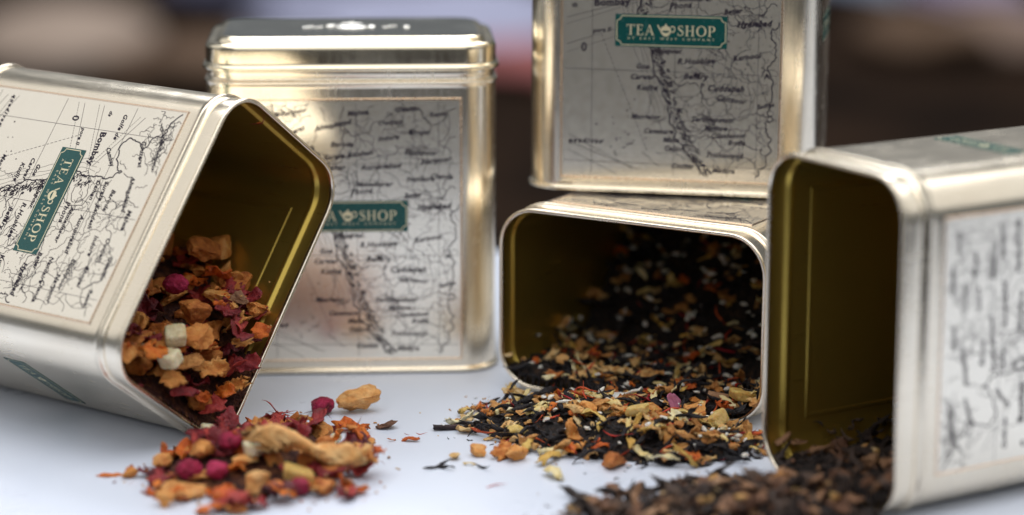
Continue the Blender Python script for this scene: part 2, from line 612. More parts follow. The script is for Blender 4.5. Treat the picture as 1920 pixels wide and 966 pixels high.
def teapot(h):
    """spout left, ring handle right, lid with knob, crescent of tea"""
    fl = Flat()
    n = 20
    # bowl with a crescent cut: outer ellipse arc vs inner ellipse
    for k in range(n):
        a0, a1 = math.pi + math.pi * k / n, math.pi + math.pi * (k + 1) / n
        fl.quad((0.52 * math.cos(a0), 0.45 + 0.50 * math.sin(a0)), (0.52 * math.cos(a1), 0.45 + 0.50 * math.sin(a1)),
                (0.36 * math.cos(a1), 0.42 + 0.20 * math.sin(a1)), (0.36 * math.cos(a0), 0.42 + 0.20 * math.sin(a0)))
    fl.quad((-0.52, 0.45), (-0.36, 0.42), (0.36, 0.42), (0.52, 0.45), (0.42, 0.72), (0.15, 0.84), (-0.15, 0.84), (-0.42, 0.72))
    fl.quad((-0.50, 0.52), (-0.42, 0.30), (-0.62, 0.48), (-0.86, 0.90), (-0.74, 0.92), (-0.58, 0.68))
    fl.quad((-0.07, 0.83), (0.07, 0.83), (0.10, 0.95), (0.0, 1.03), (-0.10, 0.95))
    pts = [(0.66 + 0.21 * math.cos(t), 0.56 + 0.25 * math.sin(t)) for t in np.linspace(-2.3, 2.5, 20)]
    fl.line(pts, 0.10)
    fl.bar(-0.24, -0.08, 0.24, -0.03)
    out = Flat()
    out.add(fl, h, h)
    return out


rnd = random.Random(7)


def jag(pts, amp, it=3, seed=0):
    r = random.Random(seed)
    P = [np.array(p, float) for p in pts]
    for _ in range(it):
        Q = [P[0]]
        for a, b in zip(P[:-1], P[1:]):
            d = b - a
            m_ = (a + b) / 2 + np.array([-d[1], d[0]]) * r.uniform(-amp, amp)
            Q += [m_, b]
        P = Q
    return P


def build_map():
    """coast, rivers, borders, graticule and names in panel mm (u -PW..PW, v 0..H)"""
    wmm, hmm = PW * 2000, (PZ1 - PZ0) * 1000
    ink, thin = Flat(), Flat()

    def X(u, v):
        return ((u - 0.5) * wmm, v * hmm)

    def L(fl, pts, w, amp=0.0, it=3, seed=0):
        P = [X(*p) for p in pts]
        if amp:
            P = jag(P, amp, it, seed)
        lim = [(min(max(p[0], -wmm / 2 + .5), wmm / 2 - .5), min(max(p[1], .5), hmm - .5)) for p in P]
        fl.line(lim, w)

    # graticule
    for u in (0.137, 0.52, 0.9):
        L(thin, [(u, 0.01), (u, 0.99)], 0.13)
    for v in (0.055, 0.405, 0.76):
        L(thin, [(0.01, v + 0.004), (0.99, v - 0.004)], 0.13)
    # west coast and Gulf
    coast = [(0.01, 0.985), (0.10, 0.95), (0.14, 0.90), (0.20, 0.875), (0.165, 0.83), (0.155, 0.79), (0.197, 0.765), (0.26, 0.775), (0.30, 0.80),
             (0.315, 0.83), (0.345, 0.80), (0.352, 0.74), (0.356, 0.70), (0.344, 0.632), (0.36, 0.58), (0.395, 0.50), (0.42, 0.44), (0.445, 0.38), (0.465, 0.32),
             (0.50, 0.245), (0.525, 0.19), (0.555, 0.135), (0.60, 0.075), (0.645, 0.02)]
    L(ink, coast, 0.36, 0.22, 3, 1)
    L(ink, [(u + 0.014, v) for u, v in coast[10:]], 0.15, 0.4, 3, 2)
    for k in range(1, 4):
        L(thin, [(u - 0.022 * k, v + 0.004) for u, v in coast[12:20]], 0.1, 0.06, 2, 20 + k)
    # ghats: ragged hachures behind the coast
    r = random.Random(5)
    for k in range(320):
        t = r.uniform(12, len(coast) - 1.01)
        i = int(t)
        a, b_ = coast[i], coast[i + 1]
        u = a[0] + (b_[0] - a[0]) * (t - i) + r.uniform(0.006, 0.055)
        v = a[1] + (b_[1] - a[1]) * (t - i) + r.uniform(-0.01, 0.01)
        x, y = X(u, v)
        ang = r.uniform(-0.6, 0.9) - 0.9
        l = r.uniform(0.4, 1.3)
        ink.line([(x, y), (x + l * math.cos(ang), y + l * math.sin(ang))], r.uniform(0.14, 0.42))
    # east coast
    ec = [(0.99, 0.60), (0.955, 0.54), (0.985, 0.47), (0.945, 0.42), (0.965, 0.36), (0.955, 0.30), (0.975, 0.24), (0.94, 0.19), (0.965, 0.13), (0.95, 0.07), (0.90, 0.02)]
    L(ink, ec, 0.32, 0.35, 3, 3)
    L(ink, [(u - 0.02, v + 0.01) for u, v in ec[2:]], 0.14, 0.5, 3, 31)
    # rivers and borders
    riv = [[(0.47, 0.36), (0.58, 0.37), (0.64, 0.33), (0.72, 0.30), (0.84, 0.24), (0.95, 0.23)],
           [(0.42, 0.52), (0.52, 0.56), (0.62, 0.55), (0.70, 0.49), (0.78, 0.45), (0.86, 0.38), (0.95, 0.33)],
           [(0.50, 0.27), (0.58, 0.25), (0.66, 0.27), (0.76, 0.20), (0.88, 0.22), (0.955, 0.17)],
           [(0.55, 0.16), (0.66, 0.17), (0.74, 0.13), (0.83, 0.155), (0.94, 0.10)],
           [(0.36, 0.66), (0.46, 0.70), (0.56, 0.68), (0.68, 0.72), (0.80, 0.66), (0.97, 0.70)],
           [(0.35, 0.76), (0.45, 0.80), (0.58, 0.78), (0.70, 0.83), (0.82, 0.80), (0.98, 0.86)],
           [(0.32, 0.84), (0.42, 0.90), (0.55, 0.88), (0.66, 0.94), (0.85, 0.92), (0.98, 0.97)],
           [(0.60, 0.98), (0.57, 0.88), (0.63, 0.78), (0.60, 0.68), (0.66, 0.58), (0.63, 0.47), (0.70, 0.38), (0.66, 0.28), (0.72, 0.17), (0.70, 0.05)],
           [(0.80, 0.98), (0.77, 0.88), (0.83, 0.77), (0.78, 0.66), (0.86, 0.56), (0.80, 0.46), (0.88, 0.33), (0.82, 0.24)],
           [(0.46, 0.98), (0.49, 0.88), (0.44, 0.80), (0.50, 0.70), (0.46, 0.60)],
           [(0.20, 0.875), (0.26, 0.93), (0.24, 0.98)], [(0.05, 0.96), (0.12, 0.985), (0.2, 0.97), (0.3, 0.985)],
           [(0.68, 0.62), (0.76, 0.60), (0.90, 0.62), (0.98, 0.66)], [(0.93, 0.98), (0.90, 0.84), (0.95, 0.74), (0.91, 0.62)],
           [(0.58, 0.42), (0.70, 0.42), (0.72, 0.50)], [(0.72, 0.06), (0.82, 0.08), (0.90, 0.05)]]
    for k, p in enumerate(riv):
        L(ink, p, 0.14 if k % 3 else 0.19, 0.34, 3, 40 + k)
    # small tributaries
    for k in range(150):
        u, v = r.uniform(0.40, 0.93), r.uniform(0.03, 0.97)
        a = r.uniform(0, 6.28)
        P = [(u, v)]
        for _ in range(3):
            a += r.uniform(-0.7, 0.7)
            P.append((P[-1][0] + 0.035 * math.cos(a), P[-1][1] + 0.028 * math.sin(a)))
        L(ink if k % 2 == 0 else thin, P, 0.13, 0.3, 2, 100 + k)
    # dense corner at the upper left (mouths of the river)
    for k in range(46):
        u, v = abs(r.gauss(0.0, 0.16)) + 0.02, 1 - abs(r.gauss(0, 0.07)) - 0.02
        a = r.uniform(0, 6.28)
        P = [(u, v)]
        for _ in range(3):
            a += r.uniform(-1.0, 1.0)
            P.append((P[-1][0] + 0.022 * math.cos(a), P[-1][1] + 0.018 * math.sin(a)))
        L(ink, P, 0.14, 0.4, 2, 200 + k)
    # circle of a bay, sea routes, islands
    cx, cy = X(0.44, 0.68)
    ink.line(jag([(cx + 3.0 * math.cos(t), cy + 2.7 * math.sin(t)) for t in np.linspace(0, 6.1, 12)], 0.2, 1, 9), 0.18)
    for k, (a, b_) in enumerate([((0.02, 0.575), (0.35, 0.665)), ((0.02, 0.60), (0.35, 0.675)), ((0.05, 0.795), (0.30, 0.668)), ((0.05, 0.82), (0.31, 0.68)),
                                 ((0.03, 0.16), (0.33, 0.035)), ((0.03, 0.13), (0.36, 0.03)), ((0.03, 0.10), (0.26, 0.01)), ((0.18, 0.54), (0.40, 0.10)),
                                 ((0.02, 0.47), (0.34, 0.56)), ((0.02, 0.50), (0.33, 0.585))]):
        n = 26 if k in (0, 2, 7, 8) else 1
        a, b_ = np.array(X(*a)), np.array(X(*b_))
        if n == 1:
            thin.line([a, b_], 0.13)
        else:
            for q in range(n):
                thin.line([a + (b_ - a) * q / n, a + (b_ - a) * (q + 0.6) / n], 0.16)
    for k in range(30):
        x, y = X(r.gauss(0.30, 0.06), r.gauss(0.15, 0.06))
        ink.dot(x, y, r.uniform(0.10, 0.28))
    for k in range(70):
        x, y = X(min(r.uniform(0.72, 0.97), 0.975), r.gauss(0.50, 0.10))
        ink.dot(x, y, r.uniform(0.10, 0.22))
    for k in range(120):
        x, y = X(r.uniform(0.45, 0.95), r.uniform(0.05, 0.95))
        ink.dot(x, y, r.uniform(0.09, 0.18))
    # names
    T = [("Bombay", 0.145, 0.645, 2.7, 0.05, 0.10), ("Golfe de", 0.045, 0.715, 1.9, 0.02, 0.04), ("Cambay", 0.22, 0.705, 1.8, 0.75, 0.04),
         ("0", 0.085, 0.475, 3.2, 0, 0.05), ("Goa", 0.34, 0.415, 1.9, 0, 0.05), ("Carwar", 0.315, 0.375, 1.9, 0, 0.05), ("Kudlje", 0.345, 0.335, 1.9, 0, 0.05),
         ("Mangalor", 0.32, 0.225, 1.9, 0, 0.05), ("Cananore", 0.38, 0.172, 1.8, 0, 0.05), ("Mahe", 0.47, 0.140, 1.8, 0, 0.05), ("Calicut", 0.475, 0.108, 1.8, 0, 0.05),
         ("Cochin", 0.51, 0.042, 1.8, 0, 0.06), ("quedivas", 0.03, 0.128, 1.7, 0.0, 0.10), ("Hydrabad", 0.80, 0.578, 2.1, 0.06, 0.09), ("Phona", 0.49, 0.640, 2.2, 0.08, 0.05),
         ("R.Hooblee", 0.53, 0.435, 2.1, 0.05, 0.05), ("Bellary", 0.56, 0.380, 2.1, 0.02, 0.05), ("Cuddapah", 0.67, 0.338, 2.2, 0, 0.07), ("Chittoor", 0.71, 0.305, 2.0, -0.12, 0.05),
         ("Kurnool", 0.785, 0.452, 2.0, 0.15, 0.06), ("Seringapatam", 0.60, 0.222, 1.9, 0.0, 0.05), ("Mysore", 0.66, 0.190, 1.8, 0, 0.05), ("Coimbatoor", 0.69, 0.160, 1.7, 0.05, 0.05),
         ("Erode", 0.77, 0.138, 1.7, 0, 0.05), ("Trichinopoli", 0.67, 0.088, 1.8, 0.0, 0.05), ("Madura", 0.70, 0.030, 1.8, 0, 0.05), ("M", 0.61, 0.39, 1.8, -0.3, 0.05), ("Y", 0.635, 0.35, 1.8, -0.3, 0.05),
         ("A", 0.93, 0.39, 1.9, 0, 0.06), ("Surate", 0.37, 0.775, 1.9, 0.1, 0.06), ("Daman", 0.37, 0.735, 1.8, 0.05, 0.05), ("Baroda", 0.40, 0.825, 1.9, 0.0, 0.05), ("Indore", 0.62, 0.845, 1.9, 0.1, 0.05),
         ("Oudjein", 0.62, 0.905, 1.9, 0.05, 0.05), ("Bhopal", 0.76, 0.87, 1.9, 0, 0.05), ("Ahmadabad", 0.33, 0.885, 1.9, 0.2, 0.05), ("Gouzerat", 0.16, 0.855, 1.8, 0.35, 0.05), ("Radhanpour", 0.14, 0.94, 1.6, 0.15, 0.04),
         ("Aurungabad", 0.54, 0.735, 2.0, 0.05, 0.06), ("Nagpoor", 0.82, 0.755, 2.0, 0.1, 0.06), ("Ellichpoor", 0.74, 0.795, 1.9, -0.05, 0.05), ("Ahmednagar", 0.51, 0.672, 1.8, 0, 0.05), ("Beder", 0.74, 0.625, 1.8, 0.1, 0.05),
         ("Nandaire", 0.75, 0.69, 1.8, 0.0, 0.05), ("Kandesh", 0.48, 0.785, 1.8, 0.1, 0.05), ("Chanda", 0.86, 0.70, 1.8, 0, 0.05), ("pore II", 0.14, 0.545, 1.6, 0.1, 0.04), ("ds", 0.04, 0.64, 1.6, 0, 0.04), ("Malwa", 0.48, 0.94, 2.0, 0.1, 0.06),
         ("Satara", 0.46, 0.575, 1.8, 0, 0.05), ("Bejapoor", 0.55, 0.515, 1.9, 0.05, 0.05), ("Kolapour", 0.42, 0.475, 1.8, 0, 0.05), ("Rewa", 0.86, 0.935, 1.8, 0.1, 0.05), ("Gwalior", 0.70, 0.955, 1.8, 0.05, 0.05), ("Sadras", 0.90, 0.275, 1.6, 0.2, 0.05)]
    for s, u, v, h, rot, bold in T:
        sp = 1.5 if s == "quedivas" else 1.08
        fl = font_text(s, h * 1.04, 0.28 if s not in ("Bombay", "0", "M", "Y", "A") else 0.0, bold * 0.8 + 0.03, sp)
        x, y = X(u, v)
        big = max(p[0] for p in fl.v) if fl.v else 1
        k = min(1.0, (wmm / 2 - 0.6 - x) / max(big, 0.1))
        ink.add(fl, k, 1, x, y, rot)
    for fl in (ink, thin):     # nothing runs past the print's edge
        fl.v = [(min(max(x, -wmm / 2 + .3), wmm / 2 - .3), min(max(y, .3), hmm - .3)) for x, y in fl.v]
    return ink, thin


ink_f, thin_f = build_map()
ME = {}
ME['map_lettering'] = ink_f.mesh('map_lettering', M['ink'], 0.0)
ME['map_line'] = thin_f.mesh('map_lines', M['inkthin'], 0.0)


def label_meshes():
    lw, lh = LW * 2000, (LZ1 - LZ0) * 1000
    bd = Flat()
    ins, nc = 0.42, 1.25
    a, b_ = lw / 2 - ins, lh / 2 - ins
    P = []
    for sx, sy, t0 in ((1, 1, -90), (-1, 1, 0), (-1, -1, 90), (1, -1, 180)):
        # concave corner arcs centred on the outer corner
        for k in range(7):
            t = math.radians(t0 - 90 * k / 6 if False else {(1, 1): 270 - 90 * k / 6, (-1, 1): 0 - 90 * k / 6, (-1, -1): 90 - 90 * k / 6, (1, -1): 180 - 90 * k / 6}[(sx, sy)])
            P.append((sx * a + nc * math.cos(t), sy * b_ + nc * math.sin(t)))
    bd.line(P, 0.24, closed=True)
    tx = Flat()
    h = 2.85
    w1, l1 = word("TEA", h)
    w2, l2 = word("SHOP", h)
    pot = teapot(3.05)
    half = 12.1
    tx.add(w1, 1, 1, -half, -1.2)
    tx.add(w2, 1, 1, half - l2, -1.2)
    sub = font_text("AT EAST WEST COMPANY", 0.95, 0, 0.0, 1.9)
    big = max(p[0] for p in sub.v)
    tx.add(sub, (2 * half - 0.4) / big, 1, -half + 0.2, -2.4)
    em = Flat()
    gap0, gap1 = -half + l1, half - l2
    em.add(pot, 0.92, 1, (gap0 + gap1) / 2 - 0.05, -1.15)
    return bd, tx, em


bd, tx, em = label_meshes()
ME['label_border'] = bd.mesh('label_border', M['labelgold'], 0.0)
ME['label_lettering'] = tx.mesh('label_lettering', M['labelgold'], 0.0)
ME['label_emblem'] = em.mesh('teapot_emblem', M['labelgold'], 0.0)


def tin_mesh(name, prof, material, close=False, flip=False):
    v, f = sweep(prof, close, flip)
    me = bpy.data.meshes.new(name)
    me.from_pydata(v, [], f)
    me.materials.append(material)
    me.polygons.foreach_set('use_smooth', [len(p.vertices) == 4 for p in me.polygons])
    return me


ME['body'] = tin_mesh('body', body_prof, M['tin'])
ME['base'] = tin_mesh('base', base_prof, M['tin'], 'start')
ME['rim'] = tin_mesh('rolled_rim', rim_prof, M['tin'])
ME['interior'] = tin_mesh('interior', in_prof, M['lacquer'], 'end')
ME['lid'] = tin_mesh('lid', lid_prof, M['gold'])


def slab(name, x0, x1, z0, z1, th, material, bev):
    bm = bmesh.new()
    bmesh.ops.create_cube(bm, size=1)
    bmesh.ops.scale(bm, vec=(x1 - x0, th, z1 - z0), verts=bm.verts)
    bmesh.ops.translate(bm, vec=((x0 + x1) / 2, -th / 2, (z0 + z1) / 2), verts=bm.verts)
    if bev:
        bmesh.ops.bevel(bm, geom=list(bm.edges), offset=bev, segments=1, affect='EDGES')
    me = bpy.data.meshes.new(name)
    bm.to_mesh(me)
    bm.free()
    me.materials.append(material)
    return me


def frame(name, x, z0, z1, wd, th, material):
    """raised rectangular border line"""
    fl_v, fl_f = [], []
    rows = [(0.0, 0.0), (0.25 * wd, th), (0.75 * wd, th), (wd, 0.0)]
    for off, h in rows:
        for sx, zz in ((-1, z0 - off), (1, z0 - off), (1, z1 + off), (-1, z1 + off)):
            fl_v.append((sx * (x + off), -h, zz))
    for i in range(3):
        for k in range(4):
            a, b_ = i * 4 + k, i * 4 + (k + 1) % 4
            fl_f.append((a, a + 4, b_ + 4, b_))
    me = bpy.data.meshes.new(name)
    me.from_pydata(fl_v, [], fl_f)
    me.materials.append(material)
    return me


ME['panel'] = slab('map_panel', -PW, PW, PZ0, PZ1, 0.10 * MM, M['map'], 0)
ME['panel_border'] = frame('panel_border', PW, PZ0, PZ1, 0.6 * MM, 0.22 * MM, M['copper'])
ME['label'] = slab('label', -LW, LW, -(LZ1 - LZ0) / 2, (LZ1 - LZ0) / 2, 0.08 * MM, M['green'], 0)
# inside the tin the embossed panel shows as a faint ridge
ME['inner_ridge'] = frame('inner_ridge', PW - 0.002, PZ0 + 0.002, PZ1 - 0.002, 1.4 * MM, 0.2 * MM, M['lacquer'])

# lid top and its embossing
v = ring(-6.9 * MM, 94.315 * MM)
me = bpy.data.meshes.new('lid_top')
me.from_pydata(ring(-4.9 * MM, 94.33 * MM), [], [tuple(range(4 * (NCOR + 1)))])
me.materials.append(M['lidtop'])
ME['lid_top'] = me


def emblem_mesh():
    bm = bmesh.new()
    r = random.Random(3)

    def blob(x, y, sx, sy, h):
        ret = bmesh.ops.create_icosphere(bm, subdivisions=2, radius=1.0)
        for vv in ret['verts']:
            vv.co = Vector((x + vv.co.x * sx, y + vv.co.y * sy, 94.33 + max(vv.co.z, -0.05) * h)) * MM
    blob(0, 0, 5.6, 4.4, 0.55)
    blob(-5.5, 1.4, 2.2, 1.0, 0.4)
    blob(5.6, 0.4, 1.6, 2.6, 0.4)
    blob(0, 5.0, 3.6, 1.2, 0.4)
    blob(0, 7.0, 0.9, 0.8, 0.4)
    for k in range(7):
        blob(-13 + 0.75 * k + r.uniform(-.2, .2), -1.5 + r.uniform(-2.4, 2.4), 0.55, 1.5, 0.3)
        blob(9 + 0.55 * k, r.uniform(-2.0, 2.4), 0.4, 1.2, 0.25)
    blob(15.5, -1.5, 1.3, 1.6, 0.4)
    me = bpy.data.meshes.new('embossed_emblem')
    bm.to_mesh(me)
    bm.free()
    me.materials.append(M['emboss'])
    me.polygons.foreach_set('use_smooth', [True] * len(me.polygons))
    return me


ME['emblem'] = emblem_mesh()
YF = -D / 2


def make_tin(R, o, label, closed=False):
    e = bpy.data.objects.new('tea_tin', None)
    C.objects.link(e)
    e.empty_display_size = 0.02
    e.matrix_world = Matrix(((R[0][0], R[0][1], R[0][2], o[0]), (R[1][0], R[1][1], R[1][2], o[1]), (R[2][0], R[2][1], R[2][2], o[2]), (0, 0, 0, 1)))
    tag(e, label, 'tin', 'gold tea tins with an old map printed on the side')
    link('body', ME['body'], e)
    link('base', ME['base'], e)
    link('rolled_rim', ME['rim'], e)
    inn = link('interior', ME['interior'], e)
    if not closed:
        link('embossed_ridge', ME['inner_ridge'], inn, Matrix.Translation((0, D / 2 - 0.66 * MM, 0)))
        link('embossed_ridge', ME['inner_ridge'], inn, Matrix.Translation((0, -D / 2 + 0.66 * MM, 0)) @ Matrix.Rotation(math.pi, 4, 'Z'))
    p = link('map_panel', ME['panel'], e, Matrix.Translation((0, YF, 0)))
    link('panel_border', ME['panel_border'], p)
    link('map_lettering', ME['map_lettering'], p, Matrix.Translation((0, -0.13 * MM, PZ0)))
    link('map_lines', ME['map_line'], p, Matrix.Translation((0, -0.115 * MM, PZ0)))
    zc = (LZ0 + LZ1) / 2
    for mt, extra in ((Matrix.Translation((0, YF - 0.13 * MM, zc)), 'front'),
                      (Matrix.Translation((W / 2 + 0.02 * MM, 0, zc)) @ Matrix.Rotation(math.pi / 2, 4, 'Z'), 'side'),
                      (Matrix.Translation((-W / 2 - 0.02 * MM, 0, zc)) @ Matrix.Rotation(-math.pi / 2, 4, 'Z'), 'side')):
        if extra == 'side':
            mt = mt @ Matrix.Scale(0.86, 4)
        lb = link('label', ME['label'], e, mt)
        link('label_border', ME['label_border'], lb, Matrix.Translation((0, -0.10 * MM, 0)))
        link('label_lettering', ME['label_lettering'], lb, Matrix.Translation((0, -0.10 * MM, 0)))
        link('teapot_emblem', ME['label_emblem'], lb, Matrix.Translation((0, -0.10 * MM, 0)))
    if closed:
        l = link('lid', ME['lid'], e)
        link('lid_top', ME['lid_top'], l)
        link('embossed_emblem', ME['emblem'], l)
    return e


POSE = {
    1: ([[-0.36629, 0.48, 0.79714], [-0.48143, 0.63534, -0.6038], [-0.79627, -0.60493, -0.00163]], [-0.14232, 0.65789, 0.04334]),
    2: ([[0.99829, -0.05841, 0.0], [0.05841, 0.99829, 0.0], [0.0, 0.0, 1.0]], [-0.04542, 0.68574, 0.0]),
    3: ([[0.9824, 0.18677, 0.0], [-0.18677, 0.9824, 0.0], [0.0, 0.0, 1.0]], [0.04757, 0.68237, 0.0519]),
    4: ([[-0.85475, 0.0, -0.51904], [0.51904, 0.0, -0.85475], [0.0, -1.0, 0.0]], [0.07695, 0.70265, 0.02594]),
    5: ([[-0.00254, -0.51847, -0.85509], [0.0042, 0.85508, -0.51848], [0.99999, -0.00491, 0.0]], [0.15034, 0.59674, 0.0408]),
}
TINLAB = {
    1: 'open gold tin tilted on one edge at far left, spilling chunky fruit tea',
    2: 'closed gold tin standing upright with its lid on, behind the tilted tin',
    3: 'upright gold tin standing on top of a lying tin, cut off by the top edge',
    4: 'open gold tin lying flat under the upright tin, spilling black tea with petals',
    5: 'nearest open gold tin lying on its narrow side at right, spilling brown tea',
}
for k in POSE:
    make_tin(*POSE[k], TINLAB[k], closed=(k in (2, 3)))

# ------------------------------------------------------------------ tea pieces: meshes


def ico(sub):
    bm = bmesh.new()
    bmesh.ops.create_icosphere(bm, subdivisions=sub, radius=1.0)
    bm.verts.ensure_lookup_table()
    v = np.array([vv.co[:] for vv in bm.verts])
    f = [tuple(x.index for x in ff.verts) for ff in bm.faces]
    bm.free()
    return v, f


ICO = {s: ico(s) for s in (1, 2, 3, 4)}


def vnoise(P, rng, k=5, freq=2.0):
    s = np.zeros(len(P))
    for _ in range(k):
        d = rng.normal(size=3) * freq
        s += np.sin(P @ d + rng.uniform(0, 6.28))
    return s / k


def ridged(P, rng, k=4, freq=6.0):
    s = np.zeros(len(P))
    for _ in range(k):
        d = rng.normal(size=3) * freq
        s += 1 - np.abs(np.sin(P @ d + rng.uniform(0, 6.28))) * 1.6
    return s / k


def m_chunk(rng, sub=4, dims=(1, 0.8, 0.6), cuts=9, rough=0.10):
    v, f = ICO[sub]
    v = v.copy()
    for _ in range(cuts):
        n = rng.normal(size=3)
        n /= np.linalg.norm(n)
        d = rng.uniform(0.35, 0.72)
        over = np.maximum(v @ n - d, 0)
        v = v - over[:, None] * n * 0.97
    v = v + rough * 1.6 * np.stack([vnoise(v, rng, 4, 2.2) for _ in range(3)], 1)
    rr = 1 + rough * 0.9 * vnoise(v, rng, 5, 5.0) + rough * 0.9 * ridged(v, rng, 3, 4.5) + rough * 0.45 * ridged(v, rng, 4, 11.0)
    v = v * rr[:, None]
    v = v * np.array(dims)
    return v / np.abs(v).max() / 2, f


def m_sheet(rng, nx=8, ny=6, curl=1.2, ragged=0.25, th=0.05, aspect=0.7, fold=0.25, taper=0.0):
    """closed thin curled sheet with ragged outline"""
    u = np.linspace(-1, 1, nx)
    w_ = np.linspace(-1, 1, ny)
    rad = 1 + ragged * np.array([rng.uniform(-1, 0.4) for _ in range(nx)])
    rad2 = 1 + ragged * np.array([rng.uniform(-1, 0.4) for _ in range(ny)])
    ph = rng.uniform(0, 6.28, 4)
    top = []
    for i, a in enumerate(u):
        for j, b_ in enumerate(w_):
            corner = 1 - 0.28 * (abs(a) ** 3) * (abs(b_) ** 3)
            x = a * rad2[j] * corner
            y = b_ * rad[i] * aspect * corner * (1 - taper * (a + 1) / 2)
            z = fold * (math.sin(2.3 * a + ph[0]) * 0.5 + math.sin(3.1 * b_ + ph[1]) * 0.4 + 0.4 * math.sin(4.0 * (a + b_) + ph[2]))
            top.append((x, y, z))
    top = np.array(top)
    top = top + 0.035 * np.stack([ridged(top, rng, 3, 7.0) for _ in range(3)], 1)
    top[:, 2] += 0.07 * ridged(top, rng, 4, 5.0)
    if curl:
        r = 2.0 / curl
        a = top[:, 1] / r
        y = (r + top[:, 2]) * np.sin(a)
        z = r - (r - top[:, 2]) * np.cos(a)
        top[:, 1], top[:, 2] = y, z
    n = len(top)
    bot = top - np.array([0, 0, th])
    v = np.concatenate([top, bot])
    f = []
    for i in range(nx - 1):
        for j in range(ny - 1):
            a = i * ny + j
            q = (a, a + ny, a + ny + 1, a + 1)
            f.append(q)
            f.append(tuple(k + n for k in q[::-1]))
    edge = [(i * ny, (i + 1) * ny) for i in range(nx - 1)] + [((nx - 1) * ny + j, (nx - 1) * ny + j + 1) for j in range(ny - 1)] + \
        [((i + 1) * ny + ny - 1, i * ny + ny - 1) for i in range(nx - 1)] + [(j + 1, j) for j in range(ny - 1)]
    for a, b_ in edge:
        f.append((b_, a, a + n, b_ + n))
    v = v - v.mean(0)
    return v / np.abs(v).max() / 2, f


def m_strip(rng, n=9, width=0.16, thick=0.07, bend=0.5, twist=2.0, sides=6, crinkle=0.12):
    """twisted leaf: tapering flattened tube along a bent path"""
    t = np.linspace(-1, 1, n)
    b1, b2 = rng.uniform(-bend, bend, 2)
    path = np.stack([t, b1 * t ** 2 + 0.12 * np.sin(3 * t + rng.uniform(0, 6)), b2 * t ** 2 * 0.7 + 0.1 * np.sin(2.5 * t + rng.uniform(0, 6))], 1)
    v, f = [], []
    tw = rng.uniform(0, 6)
    for i in range(n):
        k = max(1 - abs(t[i]) ** 2.5, 0.12) * (1 + crinkle * rng.normal())
        a0 = tw + twist * t[i]
        for s in range(sides):
            a = 2 * math.pi * s / sides
            y, z = width * k * math.cos(a), thick * k * math.sin(a) + 0.35 * width * k * math.cos(a) ** 2
            v.append(path[i] + np.array([0, y * math.cos(a0) - z * math.sin(a0), y * math.sin(a0) + z * math.cos(a0)]))
    for i in range(n - 1):
        for s in range(sides):
            a, b_ = i * sides + s, i * sides + (s + 1) % sides
            f.append((a, b_, b_ + sides, a + sides))
    f.append(tuple(range(sides))[::-1])
    f.append(tuple((n - 1) * sides + s for s in range(sides)))
    v = np.array(v)
    v -= v.mean(0)
    return v / np.abs(v).max() / 2, f


def m_berry(rng):
    v, f = ICO[4]
    n = 46
    k = np.arange(n) + 0.5
    ph = np.arccos(1 - 2 * k / n)
    th = math.pi * (1 + 5 ** 0.5) * k
    P = np.stack([np.cos(th) * np.sin(ph), np.sin(th) * np.sin(ph), np.cos(ph)], 1)
    d = (v @ P.T).max(1)
    r = 0.78 + 0.24 * np.clip((d - 0.90) / 0.10, 0, 1) ** 0.7 + 0.10 * vnoise(v, rng, 4, 3) - 0.08 * ridged(v, rng, 3, 4)
    v = v * r[:, None] * np.array([1, rng.uniform(.78, .95), rng.uniform(.7, .85)])
    v = v + 0.10 * np.stack([vnoise(v, rng, 3, 2.2) for _ in range(3)], 1)
    return v / np.abs(v).max() / 2, f


def m_cube(rng, dims=(1, 0.85, 0.75)):
    v, f = ICO[4]
    p = 6.0
    r = (np.abs(v) ** p).sum(1) ** (-1 / p)
    v = v * r[:, None]
    v = v + 0.09 * np.stack([vnoise(v, rng, 3, 1.6) for _ in range(3)], 1)
    v = v * (1 + 0.03 * vnoise(v, rng, 5, 8) + 0.02 * ridged(v, rng, 4, 9))[:, None]
    v[:, 0] += 0.15 * v[:, 2] * rng.uniform(-1, 1)
    v = v * np.array(dims)
    return v / np.abs(v).max() / 2, f


def m_blob(rng, sub=2, dims=(1, 0.6, 0.55)):
    v, f = ICO[sub]
    v = v * (1 + 0.26 * vnoise(v, rng, 4, 3.0) + 0.08 * ridged(v, rng, 3, 6))[:, None] * np.array(dims)
    return v / np.abs(v).max() / 2, f


def m_stick(rng, ribs=9):
    n, s = 7, ribs * 2
    v, f = [], []
    for i in range(n):
        x = -1 + 2 * i / (n - 1)
        for k in range(s):
            a = 2 * math.pi * k / s
            r = 0.24 * (1 if k % 2 else 0.74) * (1 + 0.06 * rng.normal())
            v.append((x + (0.05 * rng.normal() if i in (0, n - 1) else 0), r * math.cos(a) * 1.15, r * math.sin(a) * 0.85 + 0.04 * x * x))
    for i in range(n - 1):
        for k in range(s):
            a, b_ = i * s + k, i * s + (k + 1) % s
            f.append((a, b_, b_ + s, a + s))
    f.append(tuple(range(s))[::-1])
    f.append(tuple((n - 1) * s + k for k in range(s)))
    v = np.array(v)
    return v / np.abs(v).max() / 2, f


